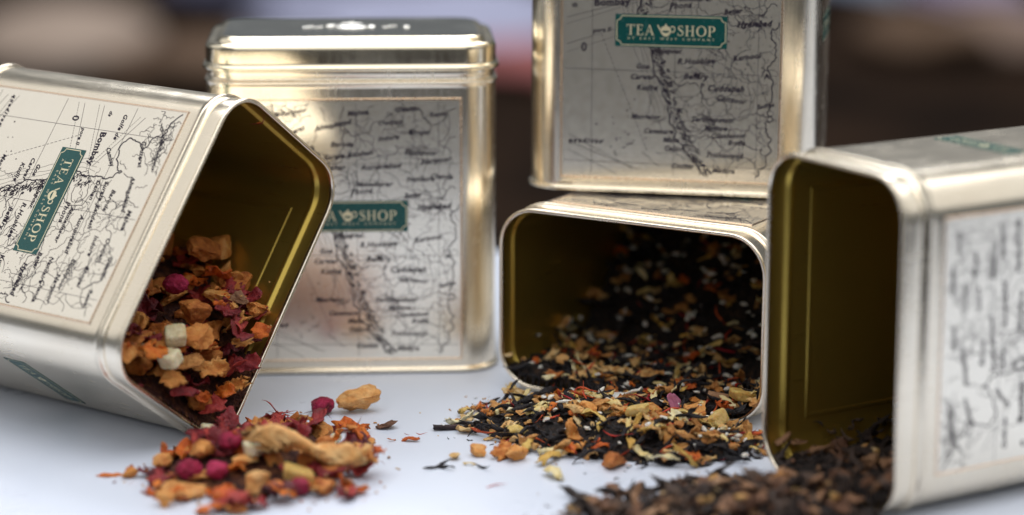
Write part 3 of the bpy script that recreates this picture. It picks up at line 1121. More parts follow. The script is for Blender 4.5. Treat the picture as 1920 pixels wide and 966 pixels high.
def m_roll(rng):
    """small curled bark roll"""
    n, s = 5, 22
    v, f = [], []
    for i in range(n):
        x = -1 + 2 * i / (n - 1)
        for k in range(s):
            a = 2 * math.pi * 1.35 * k / (s - 1)
            r = 0.5 - 0.2 * k / (s - 1)
            v.append((x, r * math.cos(a), r * math.sin(a)))
    for i in range(n - 1):
        for k in range(s - 1):
            a = i * s + k
            f.append((a, a + 1, a + 1 + s, a + s))
    nn = len(v)
    v = np.array(v)
    v2 = v * np.array([1, 0.86, 0.86])
    f2 = [tuple(q + nn for q in ff[::-1]) for ff in f]
    for k in range(s - 1):
        f2.append((k + 1, k, k + nn, k + 1 + nn))
        a = (n - 1) * s + k
        f2.append((a, a + 1, a + 1 + nn, a + nn))
    v = np.concatenate([v, v2])
    return v / np.abs(v).max() / 2, f + f2


RNG = np.random.default_rng(11)


FLATSHADE = ('apple', 'applepale', 'straw', 'cocoa')


def variants(name, fn, material, n, smooth=True):
    if material in FLATSHADE and 'chip' not in name and 'flake' not in name and 'slice' not in name and 'roll' not in name:
        smooth = False
    out = []
    for _ in range(n):
        v, f = fn()
        me = bpy.data.meshes.new(name)
        me.from_pydata([tuple(p) for p in v], [], f)
        me.materials.append(M[material])
        if smooth:
            me.polygons.foreach_set('use_smooth', [True] * len(me.polygons))
        me.update()
        out.append((me, np.asarray(v, float), f))
    return out


g_ = RNG
K = {
    'apple': variants('dried_apple_piece', lambda: m_chunk(g_, 4, (1, g_.uniform(.65, .9), g_.uniform(.4, .65)), 9, .12), 'apple', 8),
    'applepale': variants('dried_apple_piece', lambda: m_chunk(g_, 4, (1, g_.uniform(.6, .85), g_.uniform(.4, .6)), 8, .13), 'applepale', 6),
    'applechip': variants('dried_apple_chip', lambda: m_sheet(g_, 13, 10, g_.uniform(.6, 1.8), .4, .11, .62, .26), 'apple', 8),
    'hibiscus': variants('hibiscus_flake', lambda: m_sheet(g_, 12, 9, g_.uniform(1.0, 2.4), .4, .06, .7, .36), 'hibiscus', 8),
    'orange': variants('orange_flake', lambda: m_sheet(g_, 12, 9, g_.uniform(.5, 1.8), .36, .09, .62, .3), 'orange', 8),
    'berry': variants('dried_berry', lambda: m_berry(g_), 'berry', 4),
    'candied': variants('candied_cube', lambda: m_cube(g_, (1, g_.uniform(.75, .95), g_.uniform(.65, .85))), 'candied', 4),
    'pineapple': variants('candied_pineapple_cube', lambda: m_cube(g_, (1, g_.uniform(.6, .8), g_.uniform(.45, .6))), 'pineapple', 4),
    'leaf': variants('black_tea_leaf', lambda: m_strip(g_, 9, g_.uniform(.12, .24), g_.uniform(.05, .09), .5, g_.uniform(.5, 3.5)), 'leaf', 12),
    'leaf2': variants('broken_tea_leaf', lambda: m_strip(g_, 7, g_.uniform(.16, .34), g_.uniform(.08, .14), .5, g_.uniform(.5, 3.0)), 'leaf2', 10),
    'petal': variants('yellow_petal', lambda: m_sheet(g_, 9, 4, g_.uniform(.8, 2.2), .3, .05, g_.uniform(.22, .45), .25, .5), 'petal', 9),
    'straw': variants('tan_fruit_bit', lambda: m_sheet(g_, 7, 4, g_.uniform(.8, 2.2), .3, .12, g_.uniform(.3, .6), .25), 'straw', 8),
    'nib': variants('tan_fruit_chunk', lambda: m_chunk(g_, 3, (1, g_.uniform(.55, .85), g_.uniform(.35, .6)), 9, .14), 'straw', 8),
    'white': variants('white_sugar_bit', lambda: m_blob(g_, 3, (1, g_.uniform(.35, .65), g_.uniform(.3, .55))), 'white', 8),
    'red': variants('red_safflower_thread', lambda: m_strip(g_, 8, g_.uniform(.05, .11), .035, .6, 1.0, 4), 'redthread', 6),
    'darkthread': variants('dark_red_thread', lambda: m_strip(g_, 8, .045, .03, .6, 1.0, 4), 'hibiscus', 4),
    'cocoa': variants('brown_tea_bit', lambda: m_chunk(g_, 3, (1, g_.uniform(.45, .8), g_.uniform(.35, .6)), 10, .22), 'cocoa', 9),
    'flat': variants('brown_tea_flake', lambda: m_sheet(g_, 7, 5, g_.uniform(.6, 2.0), .35, .12, g_.uniform(.35, .7), .3), 'cocoa', 7),
    'rose': variants('rose_petal', lambda: m_sheet(g_, 8, 7, .7, .15, .04, .95, .12, .35), 'rose', 1),
    'stick': variants('dark_ribbed_stick', lambda: m_stick(g_), 'stick', 1),
    'roll': variants('bark_roll', lambda: m_roll(g_), 'cocoa', 1),
    'slice': variants('dried_apple_slice', lambda: m_sheet(g_, 20, 10, 1.2, .5, .09, .27, .22), 'applepale', 3),
    'shaving': variants('cream_shaving', lambda: m_sheet(g_, 16, 4, 1.0, .3, .05, .13, .16), 'white', 2),
    'lump': variants('tan_fruit_lump', lambda: m_chunk(g_, 4, (1, .5, .45), 4, .16), 'applepale', 3),
}

# ------------------------------------------------------------------ height map for settling the pieces
CELL = 0.75 * MM
GX0, GX1, GY0, GY1 = -0.19, 0.17, 0.49, 0.76
NX, NY = int((GX1 - GX0) / CELL), int((GY1 - GY0) / CELL)
H = np.zeros((NX, NY))
XC = GX0 + (np.arange(NX) + 0.5) * CELL
YC = GY0 + (np.arange(NY) + 0.5) * CELL
GXX, GYY = np.meshgrid(XC, YC, indexing='ij')
RT = {k: (np.array(POSE[k][0]), np.array(POSE[k][1])) for k in POSE}


def to_local(k, P):
    R, o = RT[k]
    return (P - o) @ R


def sdf(P, off):
    rr = RC + off
    d = np.abs(P[..., :2]) - np.array([W / 2 + off - rr, D / 2 + off - rr])
    return np.linalg.norm(np.maximum(d, 0), axis=-1) + np.minimum(d.max(-1), 0) - rr


INOFF = -0.9 * MM
INSIDE = {}
CEIL = {}
for k in (1, 4, 5):
    R, o = RT[k]
    low = np.full(H.shape, np.nan)
    high = np.full(H.shape, np.nan)
    for z in np.arange(0.0, 0.095, 0.0005):
        P = np.stack([GXX, GYY, np.full(H.shape, z)], -1)
        Lc = (P - o) @ R
        ok = (sdf(Lc, INOFF) < 0) & (Lc[..., 2] > 0.0016) & (Lc[..., 2] < ZR)
        new = ok & np.isnan(low)
        low[new] = z
        high[ok] = z
    if k in (4, 5):
        low[low > 0.014] = np.nan
    INSIDE[k] = low
    CEIL[k] = high
    m_ = ~np.isnan(low)
    H[m_] = low[m_]
# closed tins block the ground
for k in (2,):
    P = np.stack([GXX, GYY, np.full(H.shape, 0.01)], -1)
    H[sdf(to_local(k, P), 0.001) < 0] = 0.2
BASE = H.copy()


def hits_shell(P):
    c = P.mean(0)[None]
    for k in (1, 4, 5):
        L_ = to_local(k, P)
        inz = (L_[:, 2] > -0.0008) & (L_[:, 2] < ZR + 0.0003)
        if not inz.any():
            continue
        Lc = to_local(k, c)
        inside = sdf(Lc, -0.0008)[0] < 0 and Lc[0, 2] > 0.0014
        out = sdf(L_, 0.0003)
        bad = inz & ((out > -0.0004) | (L_[:, 2] < 0.0012)) if inside else inz & (out < 0)
        if bad.any() or (k == 1 and inside and (L_[:, 2] > ZR + 0.0012).any()):
            return True
    for k in (2, 3):
        L_ = to_local(k, P)
        if ((L_[:, 2] > 0) & (sdf(L_, 0.001) < 0)).any():
            return True
    return False


def settle(P, x, y, q=0.8):
    """P rotated verts about the origin; returns z of the origin, cells, tops"""
    ix = ((P[:, 0] + x - GX0) / CELL).astype(int)
    iy = ((P[:, 1] + y - GY0) / CELL).astype(int)
    if ix.min() < 0 or iy.min() < 0 or ix.max() >= NX or iy.max() >= NY:
        return None
    need = H[ix, iy] - P[:, 2]
    floor_ = BASE[ix, iy] - P[:, 2]
    z = max(np.quantile(need, q), floor_.max())
    return z, ix, iy


def commit(P, z, ix, iy, frac=0.8):
    np.maximum.at(H, (ix, iy), (P[:, 2] * frac + z))


def rot_matrix(rng, tilt, yaw=None):
    yaw = rng.uniform(0, 2 * math.pi) if yaw is None else yaw
    ax = rng.uniform(0, 2 * math.pi)
    t = rng.normal() * tilt
    q = Quaternion((math.cos(ax), math.sin(ax), 0), t) @ Quaternion((0, 0, 1), yaw)
    if rng.random() < 0.5:
        q = q @ Quaternion((1, 0, 0), math.pi)
    return q


STUFF = {}
PLACED = []
ALIVE = []
COUNT = {}
CINV = cam.matrix_world.inverted()


def in_frame(x, y, z):
    p = CINV @ Vector((x, y, z))
    return abs(p.x / -p.z) < 0.212 and abs(p.y / -p.z) < 0.108


def cull(cap):
    """pieces buried under others are dropped; past the cap of a kind the smallest join the loose mass"""
    keep = {}
    for rec in PLACED:
        o, Pw, ix, iy, kind, F, auto = rec
        if auto and (Pw[:, 2] < H[ix, iy] - 0.0016).mean() > 0.97:
            bpy.data.objects.remove(o)
            continue
        keep.setdefault(kind, []).append(rec)
    for kind, recs in keep.items():
        recs = [r_ for r_ in recs if r_[6]]
        ALIVE.extend(recs[:cap] if len(recs) <= cap else [])
        if len(recs) > cap:
            recs.sort(key=lambda r_: -np.ptp(r_[1], axis=0).max() / r_[1][:, 1].mean())
            ALIVE.extend(recs[:cap])
            for o, Pw, ix, iy, kind, F, auto in recs[cap:]:
                STUFF.setdefault(auto, []).append((Pw, F, kind))
                bpy.data.objects.remove(o)




def place(kind, x, y, size, rng, tilt=0.35, yaw=None, var=None, label=None, cat=None, group=None, stuff=None, q=0.8, force=False, anis=None,
          flip=None, quat=None, zmax=None, lift=0.0, auto=None, zfix=None):
    vs = K[kind]
    me, V, F = vs[(rng.integers(len(vs)) if var is None else var) % len(vs)]
    quat_ = quat if quat is not None else rot_matrix(rng, tilt, yaw)
    sc = np.array(anis if anis is not None else (1, 1, 1)) * size
    Rm = np.array(quat_.to_matrix())
    P = (V * sc) @ Rm.T
    s = settle(P, x, y, q)
    if s is None:
        return None
    z, ix, iy = s
    z += lift
    if zfix is not None:
        z = zfix
    Pw = P + np.array([x, y, z])
    if zmax is not None and Pw[:, 2].max() > zmax:
        return None
    if not force and hits_shell(Pw):
        return None
    commit(P, z, ix, iy)
    if stuff is None and auto:
        COUNT[kind] = COUNT.get(kind, 0) + 1
        if not in_frame(x, y, z):
            stuff = auto
    if stuff:
        STUFF.setdefault(stuff, []).append((Pw, F, kind))
        return True
    o = bpy.data.objects.new(me.name.split('.')[0], me)
    C.objects.link(o)
    o.matrix_world = Matrix.Translation((x, y, z)) @ quat_.to_matrix().to_4x4() @ Matrix.Diagonal((*sc, 1))
    tag(o, label, cat, group)
    PLACED.append((o, Pw, ix, iy, kind, F, auto))
    return o


def flush_stuff(key, name, label):
    vs, fs, mi = [], [], []
    mats = []
    i = 0
    for P, F, kind in STUFF.get(key, []):
        mm = K[kind][0][0].materials[0]
        if mm not in mats:
            mats.append(mm)
        vs.append(P)
        fs += [tuple(a + i for a in f) for f in F]
        mi += [mats.index(mm)] * len(F)
        i += len(P)
    if not vs:
        return
    me = bpy.data.meshes.new(name)
    me.from_pydata([tuple(p) for p in np.concatenate(vs)], [], fs)
    for mm in mats:
        me.materials.append(mm)
    me.polygons.foreach_set('material_index', mi)
    me.polygons.foreach_set('use_smooth', [True] * len(me.polygons))
    o = bpy.data.objects.new(name, me)
    C.objects.link(o)
    tag(o, label, None, None, 'stuff')


def core(name, mask, height, material, label, jitter=0.0006, seed=0, inside=None):
    """solid heap under the loose pieces, as a height-field mesh"""
    rng = np.random.default_rng(seed)
    hh = height + rng.normal(size=height.shape) * jitter
    ok = mask & (hh > H + 0.0002)
    hh = np.where(ok, hh, H)
    idx = -np.ones(H.shape, int)
    vs, fs = [], []
    cells = np.argwhere(ok)
    if not len(cells):
        return
    # vertices at cell centres, dilated by one so that the edge meets the ground
    dil = ok.copy()
    dil[1:] |= ok[:-1]
    dil[:-1] |= ok[1:]
    dil[:, 1:] |= ok[:, :-1]
    dil[:, :-1] |= ok[:, 1:]
    dil &= (~np.isnan(H)) & (H < 0.15)
    if inside is not None:
        dil &= inside
    for a, b_ in np.argwhere(dil):
        idx[a, b_] = len(vs)
        vs.append((XC[a], YC[b_], hh[a, b_] if ok[a, b_] else BASE[a, b_] - 0.0001))
    for a, b_ in np.argwhere(dil[:-1, :-1]):
        q = (idx[a, b_], idx[a + 1, b_], idx[a + 1, b_ + 1], idx[a, b_ + 1])
        if min(q) >= 0:
            zz = [vs[k][2] for k in q]
            if max(zz) - min(zz) < 0.02:
                fs.append(q)
    o = mesh_obj(name, vs, fs, M[material])
    tag(o, label, None, None, 'stuff')
    H[ok] = np.maximum(H[ok], hh[ok])


rng = np.random.default_rng(5)
INM = {k: ~np.isnan(INSIDE[k]) for k in INSIDE}


def smooth_noise(seed, amp, n=12, f=90):
    r = np.random.default_rng(seed)
    s = np.zeros(H.shape)
    for _ in range(n):
        d = r.normal(size=2) * f
        s += np.sin(GXX * d[0] + GYY * d[1] + r.uniform(0, 6.28))
    return amp * s / math.sqrt(n)


# ---------- tin 1: heap rising towards the back of the tilted tin
L1 = to_local(1, np.stack([GXX, GYY, np.full(H.shape, 0.03)], -1))
s1 = ZR - L1[..., 2]
heap1 = np.minimum(0.021 + 0.55 * s1, 0.045) + smooth_noise(1, 0.0012)
low1 = np.nan_to_num(INSIDE[1])
heap1 = np.minimum(heap1, np.nan_to_num(CEIL[1]) - 0.006)
heap1 = np.minimum(heap1, low1 + 0.007 + 1.1 * s1)
core('fruit_tea_heap', INM[1] & (s1 > 0.001), heap1 - 0.007, 'fruitcore', 'dark fruit tea dust under the chunks in the tilted tin', 0.0004, 1, INM[1])

# ---------- spill 1 in front of the tilted tin
def ell(cx, cy, ax, ay, ang):
    c, s = math.cos(ang), math.sin(ang)
    dx, dy = GXX - cx, GYY - cy
    return ((dx * c + dy * s) / ax) ** 2 + ((-dx * s + dy * c) / ay) ** 2


out_all = ~(INM[1] | INM[4] | INM[5])
e1 = ell(-0.064, 0.577, 0.030, 0.034, 0.2)
sp1 = 0.0125 * np.clip(1 - e1, 0, 1) ** 0.8
core('fruit_tea_dust', out_all & (e1 < 0.8), sp1 - 0.006, 'fruitcore', 'fruit tea dust under the chunks spilled on the table at left', 0.0005, 2, out_all)

# ---------- tin 4: heap at the back
L4 = to_local(4, np.stack([GXX, GYY, np.full(H.shape, 0.02)], -1))
s4 = ZR - L4[..., 2]
heap4 = 0.0085 + np.clip((s4 - (0.034 + 0.22 * L4[..., 0])) * 0.95, 0, 0.036) + smooth_noise(3, 0.0008)
heap4 = np.minimum(heap4, 0.047)
core('black_tea_heap', INM[4] & (s4 > 0.001), heap4 - 0.0038, 'darkcore', 'dark tea dust filling the back of the lying tin', 0.0005, 3, INM[4])
# ---------- spill 2
e2 = ell(0.026, 0.603, 0.044, 0.026, -0.42)
sp2 = 0.0105 * np.clip(1 - e2, 0, 1) ** 0.75
core('black_tea_dust', out_all & (e2 < 0.85), sp2 - 0.0042, 'darkcore', 'dark tea dust under the spill in front of the lying tin', 0.0004, 4, out_all)
# ---------- tin 5
L5 = to_local(5, np.stack([GXX, GYY, np.full(H.shape, 0.02)], -1))
s5 = ZR - L5[..., 2]
heap5 = 0.0085 + 0.03 * s5 + smooth_noise(5, 0.0008) - 0.06 * L5[..., 1]
core('brown_tea_heap', INM[5] & (s5 > 0.001), heap5 - 0.0042, 'darkcore', 'dark tea dust lying in the nearest tin', 0.0005, 5, INM[5])
e3 = ell(0.058, 0.536, 0.050, 0.025, 0.25)
sp3 = 0.0095 * np.clip(1 - e3, 0, 1) ** 0.75
core('brown_tea_dust', out_all & (e3 < 0.85) & (L5[..., 2] > ZR + 0.001), sp3 - 0.0045, 'darkcore', 'dark tea dust under the brown spill at lower right', 0.0004, 6, out_all)


# ------------------------------------------------------------------ fillers
def sample_ell(cx, cy, ax, ay, ang, pw=0.5):
    r = rng.random() ** pw
    t = rng.uniform(0, 2 * math.pi)
    c, s = math.cos(ang), math.sin(ang)
    dx, dy = ax * r * math.cos(t), ay * r * math.sin(t)
    return cx + dx * c - dy * s, cy + dx * s + dy * c


def sample_in(k, smax, smin=0.003):
    m_ = INM[k]
    s = {1: s1, 4: s4, 5: s5}[k]
    cand = np.argwhere(m_ & (s > smin) & (s < smax) & ((low1 < heap1 - 0.002) if k == 1 else True))
    a, b_ = cand[rng.integers(len(cand))]
    return XC[a] + rng.uniform(-.5, .5) * CELL, YC[b_] + rng.uniform(-.5, .5) * CELL


def heap_z(x, y):
    a, b_ = int((x - GX0) / CELL), int((y - GY0) / CELL)
    return float(heap1[a, b_])


CAT = {'apple': 'dried apple', 'applepale': 'dried apple', 'applechip': 'dried apple', 'hibiscus': 'hibiscus flake', 'orange': 'fruit flake', 'berry': 'berry',
       'candied': 'candied fruit', 'pineapple': 'candied fruit', 'leaf': 'tea leaf', 'leaf2': 'tea leaf', 'petal': 'petal', 'straw': 'fruit bit', 'nib': 'fruit bit',
       'white': 'sugar bit', 'red': 'safflower', 'darkthread': 'hibiscus thread', 'cocoa': 'tea bit', 'flat': 'tea flake'}
DESC = {'apple': 'tan dried apple chunk', 'applepale': 'pale tan dried apple chunk', 'applechip': 'curled tan dried apple chip', 'hibiscus': 'dark red curled hibiscus flake',
        'orange': 'orange curled fruit flake', 'berry': 'crimson dried berry', 'candied': 'pale translucent candied cube', 'pineapple': 'yellow candied fruit cube',
        'leaf': 'black twisted tea leaf', 'leaf2': 'dark brown broken tea leaf', 'petal': 'yellow dried flower petal', 'straw': 'curled tan fruit bit', 'nib': 'small tan fruit chunk',
        'white': 'small white sugar bit', 'red': 'thin red safflower thread', 'darkthread': 'thin dark red hibiscus thread', 'cocoa': 'rough brown tea bit', 'flat': 'thin brown tea flake'}
WHERE = {1: 'in the tilted tin', 11: 'in the fruit spill', 4: 'in the lying tin', 14: 'in the black tea spill', 5: 'in the nearest tin', 15: 'in the brown spill'}


def fill(region, sampler, mix, n, tilt=0.4, stuff=None, q=0.75, zcap=None, tries=4):
    kinds, wts, sizes = zip(*[(k, w_, s) for k, w_, s in mix])
    wts = np.array(wts) / sum(wts)
    done = 0
    for _ in range(n):
        k = kinds[rng.choice(len(kinds), p=wts)]
        lo, hi = sizes[kinds.index(k)]
        for _t in range(tries):
            x, y = sampler()
            if region == 15 and to_local(5, np.array([[x, y, 0.01]]))[0, 2] < ZR + 0.002:
                continue
            st = stuff if (stuff and k in ('leaf', 'leaf2', 'darkthread', 'white', 'nib', 'straw', 'cocoa')) else None
            lab = f"{DESC[k]} {WHERE[region]}"
            if place(k, x, y, rng.uniform(lo, hi) * MM, rng, tilt, label=lab, cat=CAT[k], group=f"{DESC[k]} {WHERE[region]}", stuff=st, q=q, zmax=(zcap if region != 1 else heap_z(x, y) + 0.008), auto=f'r{region}'):
                done += 1
                break
    return done



MIXF = [('apple', 2.6, (7, 11)), ('applechip', 2.2, (7, 12)), ('hibiscus', 4.5, (6, 12)), ('orange', 2.6, (5, 10)), ('berry', .1, (4.5, 5.5)),
        ('darkthread', 1.0, (5, 9))]
fill(1, lambda: sample_in(1, 0.05), MIXF, 120, 0.55, q=0.7, tries=8)
MIXM = [m_ for m_ in MIXF if m_[0] != 'darkthread']
fill(1, lambda: sample_in(1, 0.014, 0.0), MIXM, 60, 0.5, q=0.7, tries=12)
MIXS = [('apple', 1.6, (6, 9)), ('applechip', 1.3, (6, 9)), ('hibiscus', 5, (6, 11)), ('orange', 4, (5, 9)), ('darkthread', 1.5, (5, 9))]
fill(11, lambda: sample_ell(-0.0635, 0.577, 0.0285, 0.033, 0.2, 0.6), MIXS, 85, 0.5, q=0.7)

MIXT = [('leaf', 5.0, (5, 11)), ('petal', 2.7, (3, 9)), ('straw', 3.2, (2.5, 8)), ('nib', 1.7, (1.8, 4.2)), ('white', 2.4, (1.4, 2.8)), ('red', 1.7, (5, 10)), ('orange', .6, (3, 6)),
        ('applechip', .5, (4, 7))]
MIXI = [('leaf', 7, (5, 11)), ('petal', 1.6, (5, 9)), ('straw', 2.0, (3.5, 8)), ('nib', 1.6, (2.2, 5)), ('white', 4.6, (1.8, 3.4)), ('red', 1.3, (5, 10)), ('orange', .5, (3, 6))]
fill(4, lambda: sample_in(4, 0.075, 0.02), MIXI, 700, 0.6, stuff='r4', q=0.7, zcap=0.0495)
LEAFONLY = [('leaf', 5, (4, 8)), ('straw', .5, (3, 5)), ('nib', .5, (1.5, 3)), ('white', .3, (1.2, 2))]
fill(14, lambda: sample_in(4, 0.026, 0.0), LEAFONLY, 170, 0.5, stuff='r14', q=0.6)
fill(14, lambda: sample_ell(0.026, 0.603, 0.042, 0.0250, -0.42, 0.5), LEAFONLY, 330, 0.45, stuff='r14', q=0.6)
BROWNONLY = [('leaf2', 5, (3, 7)), ('cocoa', .7, (1.5, 3))]
fill(5, lambda: sample_in(5, 0.075, 0.0), BROWNONLY, 260, 0.5, stuff='r5', q=0.6)
fill(15, lambda: sample_ell(0.058, 0.536, 0.049, 0.0245, 0.25, 0.5), BROWNONLY, 430, 0.45, stuff='r15', q=0.6)
fill(14, lambda: sample_in(4, 0.022, 0.0), MIXT, 160, 0.5, q=0.7)
fill(14, lambda: sample_ell(0.026, 0.603, 0.043, 0.0255, -0.42, 0.55), MIXT, 500, 0.45, q=0.7)
MIXB = [('leaf2', 9, (5, 10)), ('cocoa', 3.0, (3.0, 6.5)), ('flat', 2.8, (4, 8)), ('nib', .9, (2, 4.5)), ('straw', .5, (3, 5))]
fill(5, lambda: sample_in(5, 0.075, 0.0), MIXB, 190, 0.5, q=0.7)
fill(15, lambda: sample_ell(0.058, 0.536, 0.051, 0.0258, 0.25, 0.6), MIXB, 380, 0.45, q=0.7)

def ring_sample(cx, cy, ax, ay, ang):
    r_ = rng.uniform(0.86, 1.14)
    t_ = rng.uniform(0, 2 * math.pi)
    c, s_ = math.cos(ang), math.sin(ang)
    dx, dy = ax * r_ * math.cos(t_), ay * r_ * math.sin(t_)
    return cx + dx * c - dy * s_, cy + dx * s_ + dy * c


MIXR = [('apple', 1.2, (4, 7)), ('applechip', 1.2, (4, 7)), ('hibiscus', 4, (4, 8)), ('orange', 4, (3.5, 7)), ('darkthread', 1.5, (4, 8))]
fill(11, lambda: ring_sample(-0.0635, 0.574, 0.029, 0.033, 0.2), MIXR, 42, 0.4, q=0.8)

# ------------------------------------------------------------------ the pieces one can tell apart
def hero(kind, x, y, size, label, cat=None, yaw=0.0, tilt=0.15, var=0, anis=None, seed=0, roll=0.0, q=0.75, lift=0.0, group=None, z=None):
    """x, y in mm on the table plane, size in mm, yaw in degrees"""
    r = np.random.default_rng(seed + int(x * 10) + int(y * 7))
    qt = Quaternion((0, 0, 1), math.radians(yaw)) @ Quaternion((1, 0, 0), math.radians(roll)) @ Quaternion((0, 1, 0), float(r.normal()) * tilt)
    o = None
    for d in ((0, 0), (1.5, -1), (-1.5, -1), (-2, 2), (-3, 0), (0, 3), (-2.5, 3), (-4, 3)):
        o = place(kind, (x + d[0]) * MM, (y + d[1]) * MM, size * MM, r, var=var, quat=qt, label=label, cat=cat or CAT.get(kind, 'fruit piece'), group=group, q=q, anis=anis,
                  lift=lift, zfix=None if z is None else z * MM, force=z is not None)
        if o:
            break
    if o is None:
        print('HERO FAILED', kind, x, y)
    return o


# fruit tea spill on the table
hero('hibiscus', -83.3, 556, 8, 'red-violet hibiscus flake at the left end of the fruit spill', yaw=60, var=1)
hero('hibiscus', -65.3, 542, 10, 'deep red flake at the front edge of the fruit spill', yaw=20, var=2)
hero('applepale', -77, 551, 11.5, 'large pale apple chunk at the front left of the fruit spill', yaw=10, var=0)
hero('applepale', -85, 570, 8, 'pale apple chunk at the left end of the fruit spill', yaw=70, var=3)
hero('orange', -66, 546, 9, 'orange flake near the front of the fruit spill, above the deep red flake', yaw=15, var=1)
hero('orange', -54, 546, 8, 'rounded orange flake at the front middle of the fruit spill', yaw=-20, var=2)
hero('orange', -37, 553, 7, 'orange flake at the right front of the fruit spill', yaw=10, var=3)
hero('hibiscus', -53.5, 549, 9, 'dark purple flake between the pink berry and the orange flake', yaw=-10, var=3)
hero('berry', -50, 552, 5.6, 'bright pink berry at the front middle of the fruit spill', yaw=40, var=1)
hero('applepale', -60, 550, 8, 'pale apple chunk at the middle front of the fruit spill', yaw=30, var=2)
hero('pineapple', -50.7, 556, 8.5, 'pale yellow candied block under the long apple slice', yaw=4, var=0, anis=(1, 1, 1))
hero('berry', -77, 560, 7.2, 'larger pink berry at the left of three berries in the spill', yaw=0, var=0)
hero('berry', -70.3, 558, 6.3, 'pink berry in the middle of three berries in the spill', yaw=60, var=2)
hero('hibiscus', -43, 558, 9, 'dark red flake at the right of the long apple slice', yaw=40, var=4)
hero('applepale', -63.6, 560, 8, 'tan apple chunk right of the pink berries', yaw=50, var=4)
hero('apple', -74, 566, 9.5, 'folded tan apple chunk on top of the pink berries', yaw=20, var=1)
hero('berry', -68, 566, 6.0, 'pink berry at the right of the folded apple chunk', yaw=10, var=3)
hero('candied', -62, 562, 4.6, 'white candied cube on top of the fruit spill', yaw=25, var=0)
hero('slice', -36, 568, 15, 'apple strip standing at the right end of the fruit spill', 'dried apple', yaw=-65, var=1)
hero('slice', -50, 563, 31, 'longest curved apple slice lying across the top of the fruit spill', 'dried apple', yaw=-4, var=0, anis=(1, 1.0, 1.0), tilt=0.03, lift=0.0015)
hero('hibiscus', -72, 583, 7, 'bright red flake at the mouth of the tilted tin', yaw=10, var=5)
hero('candied', -76.5, 590, 4.0, 'cream cube at the lowest corner of the tilted tin', yaw=15, var=1)
hero('nib', -68, 588, 3.6, 'small round tan bit behind the long apple slice', 'fruit bit', yaw=0, var=1)
for k in range(11):
    hero('darkthread', -61 + 0.9 * (k % 6) - 2, 611 + 1.6 * (k % 4) - 3, 6 + (k % 3) * 1.5, 'thin dark red thread in the tuft beside the tilted tin mouth', 'hibiscus thread', yaw=-40 + 25 * k, var=k % 4, tilt=0.3, group='threads in the tuft beside the tilted tin')
hero('orange', -56.5, 610, 5.2, 'small orange chip between the thread tuft and the wrinkled berry', yaw=30, var=4, roll=30)
hero('straw', -53.5, 606, 5.5, 'tan fruit sliver in front of the wrinkled crimson berry', 'fruit bit', yaw=10, var=2)
hero('candied', -45, 594, 4.4, 'white fruit chip in front of the wrinkled crimson berry', yaw=60, var=2, anis=(1, .7, .5))
hero('white', -58, 600, 5, 'pale sliver lying behind the long apple slice', 'fruit bit', yaw=-30, var=1, anis=(1, .7, .5))
hero('berry', -49.8, 621, 6.6, 'wrinkled crimson berry standing apart behind the fruit spill', yaw=0, var=3)
hero('lump', -40.5, 622, 12.5, 'pear-shaped tan fruit lump behind the fruit spill', 'dried fruit', yaw=12, var=0, anis=(1, 1.1, 1.2))
hero('orange', -42.5, 605, 8.5, 'crumpled bright orange flake right of the white chip', yaw=-15, var=5, roll=15)
hero('orange', -39, 602, 7, 'second crumpled orange flake at the right rear of the spill', yaw=35, var=0, roll=-20)
hero('cocoa', -32.6, 607, 6.8, 'brown shrivelled fruit bit at the right rear of the fruit spill', 'fruit bit', yaw=15, var=2)
hero('orange', -97.5, 567, 7.2, 'flat orange wedge lying alone left of the fruit spill', yaw=8, var=6, anis=(1, .8, .25), tilt=0.02)
hero('orange', -25.6, 596, 4.9, 'little orange crescent alone between the two spills', yaw=-8, var=1, anis=(1, .6, .6))
hero('orange', -30.5, 596, 2.8, 'tiny orange sliver left of the orange crescent', yaw=30, var=3, anis=(1, .4, .5))
hero('red', -23.1, 602, 3.2, 'thin red sliver above the orange crescent', yaw=5, var=0)
hero('red', -27.0, 602, 2.0, 'tiny red fleck above the orange crescent', yaw=-35, var=2)
hero('stick', -16.8, 606, 7.7, 'dark ribbed stick lying alone between the two spills', 'stick', yaw=8, tilt=0.02)

# inside the tilted tin
hero('apple', -83.1, 635.5, 11, 'large apple chunk deep inside the tilted tin', yaw=60, var=2, roll=40, z=42)
hero('orange', -77.2, 625.5, 9, 'orange flake deep inside the tilted tin against its back wall', yaw=10, var=2, roll=-30, z=37)
hero('berry', -86.8, 613.6, 7, 'dark berry in the shade of the tilted tin', yaw=10, var=1, z=37)
hero('cocoa', -70.5, 617, 7, 'purple-brown bit against the back wall of the tilted tin', 'fruit bit', yaw=10, var=4, z=32)
hero('hibiscus', -73.5, 610, 10, 'dark red flake at the back of the heap in the tilted tin', yaw=70, var=6, roll=30, z=31)
hero('apple', -80.8, 603.6, 8, 'small apple chunk behind the large chunk in the tilted tin', yaw=20, var=5, z=31.5)
hero('hibiscus', -70.0, 605.2, 9, 'red flake beside the large apple chunk in the tilted tin', yaw=100, var=7, roll=40, z=26.5)
hero('applechip', -69.2, 606.5, 6.8, 'tan apple chip at the right rim of the tilted tin', yaw=50, var=1, roll=55, z=23.5)
hero('orange', -88.2, 583, 8.5, 'orange-brown flake at the left wall of the tilted tin', yaw=30, var=3, roll=40, z=27)
hero('apple', -78.3, 595, 10.5, 'largest apple chunk in the mouth of the tilted tin', yaw=15, var=0, roll=60, z=28)
hero('candied', -84, 590.6, 5.6, 'white candied cube in the tilted tin, upper of two', yaw=15, var=3, roll=30, z=29)
hero('candied', -84.7, 585.4, 5.4, 'white candied cube in the tilted tin, lower of two', yaw=-25, var=0, roll=20, z=24.5)
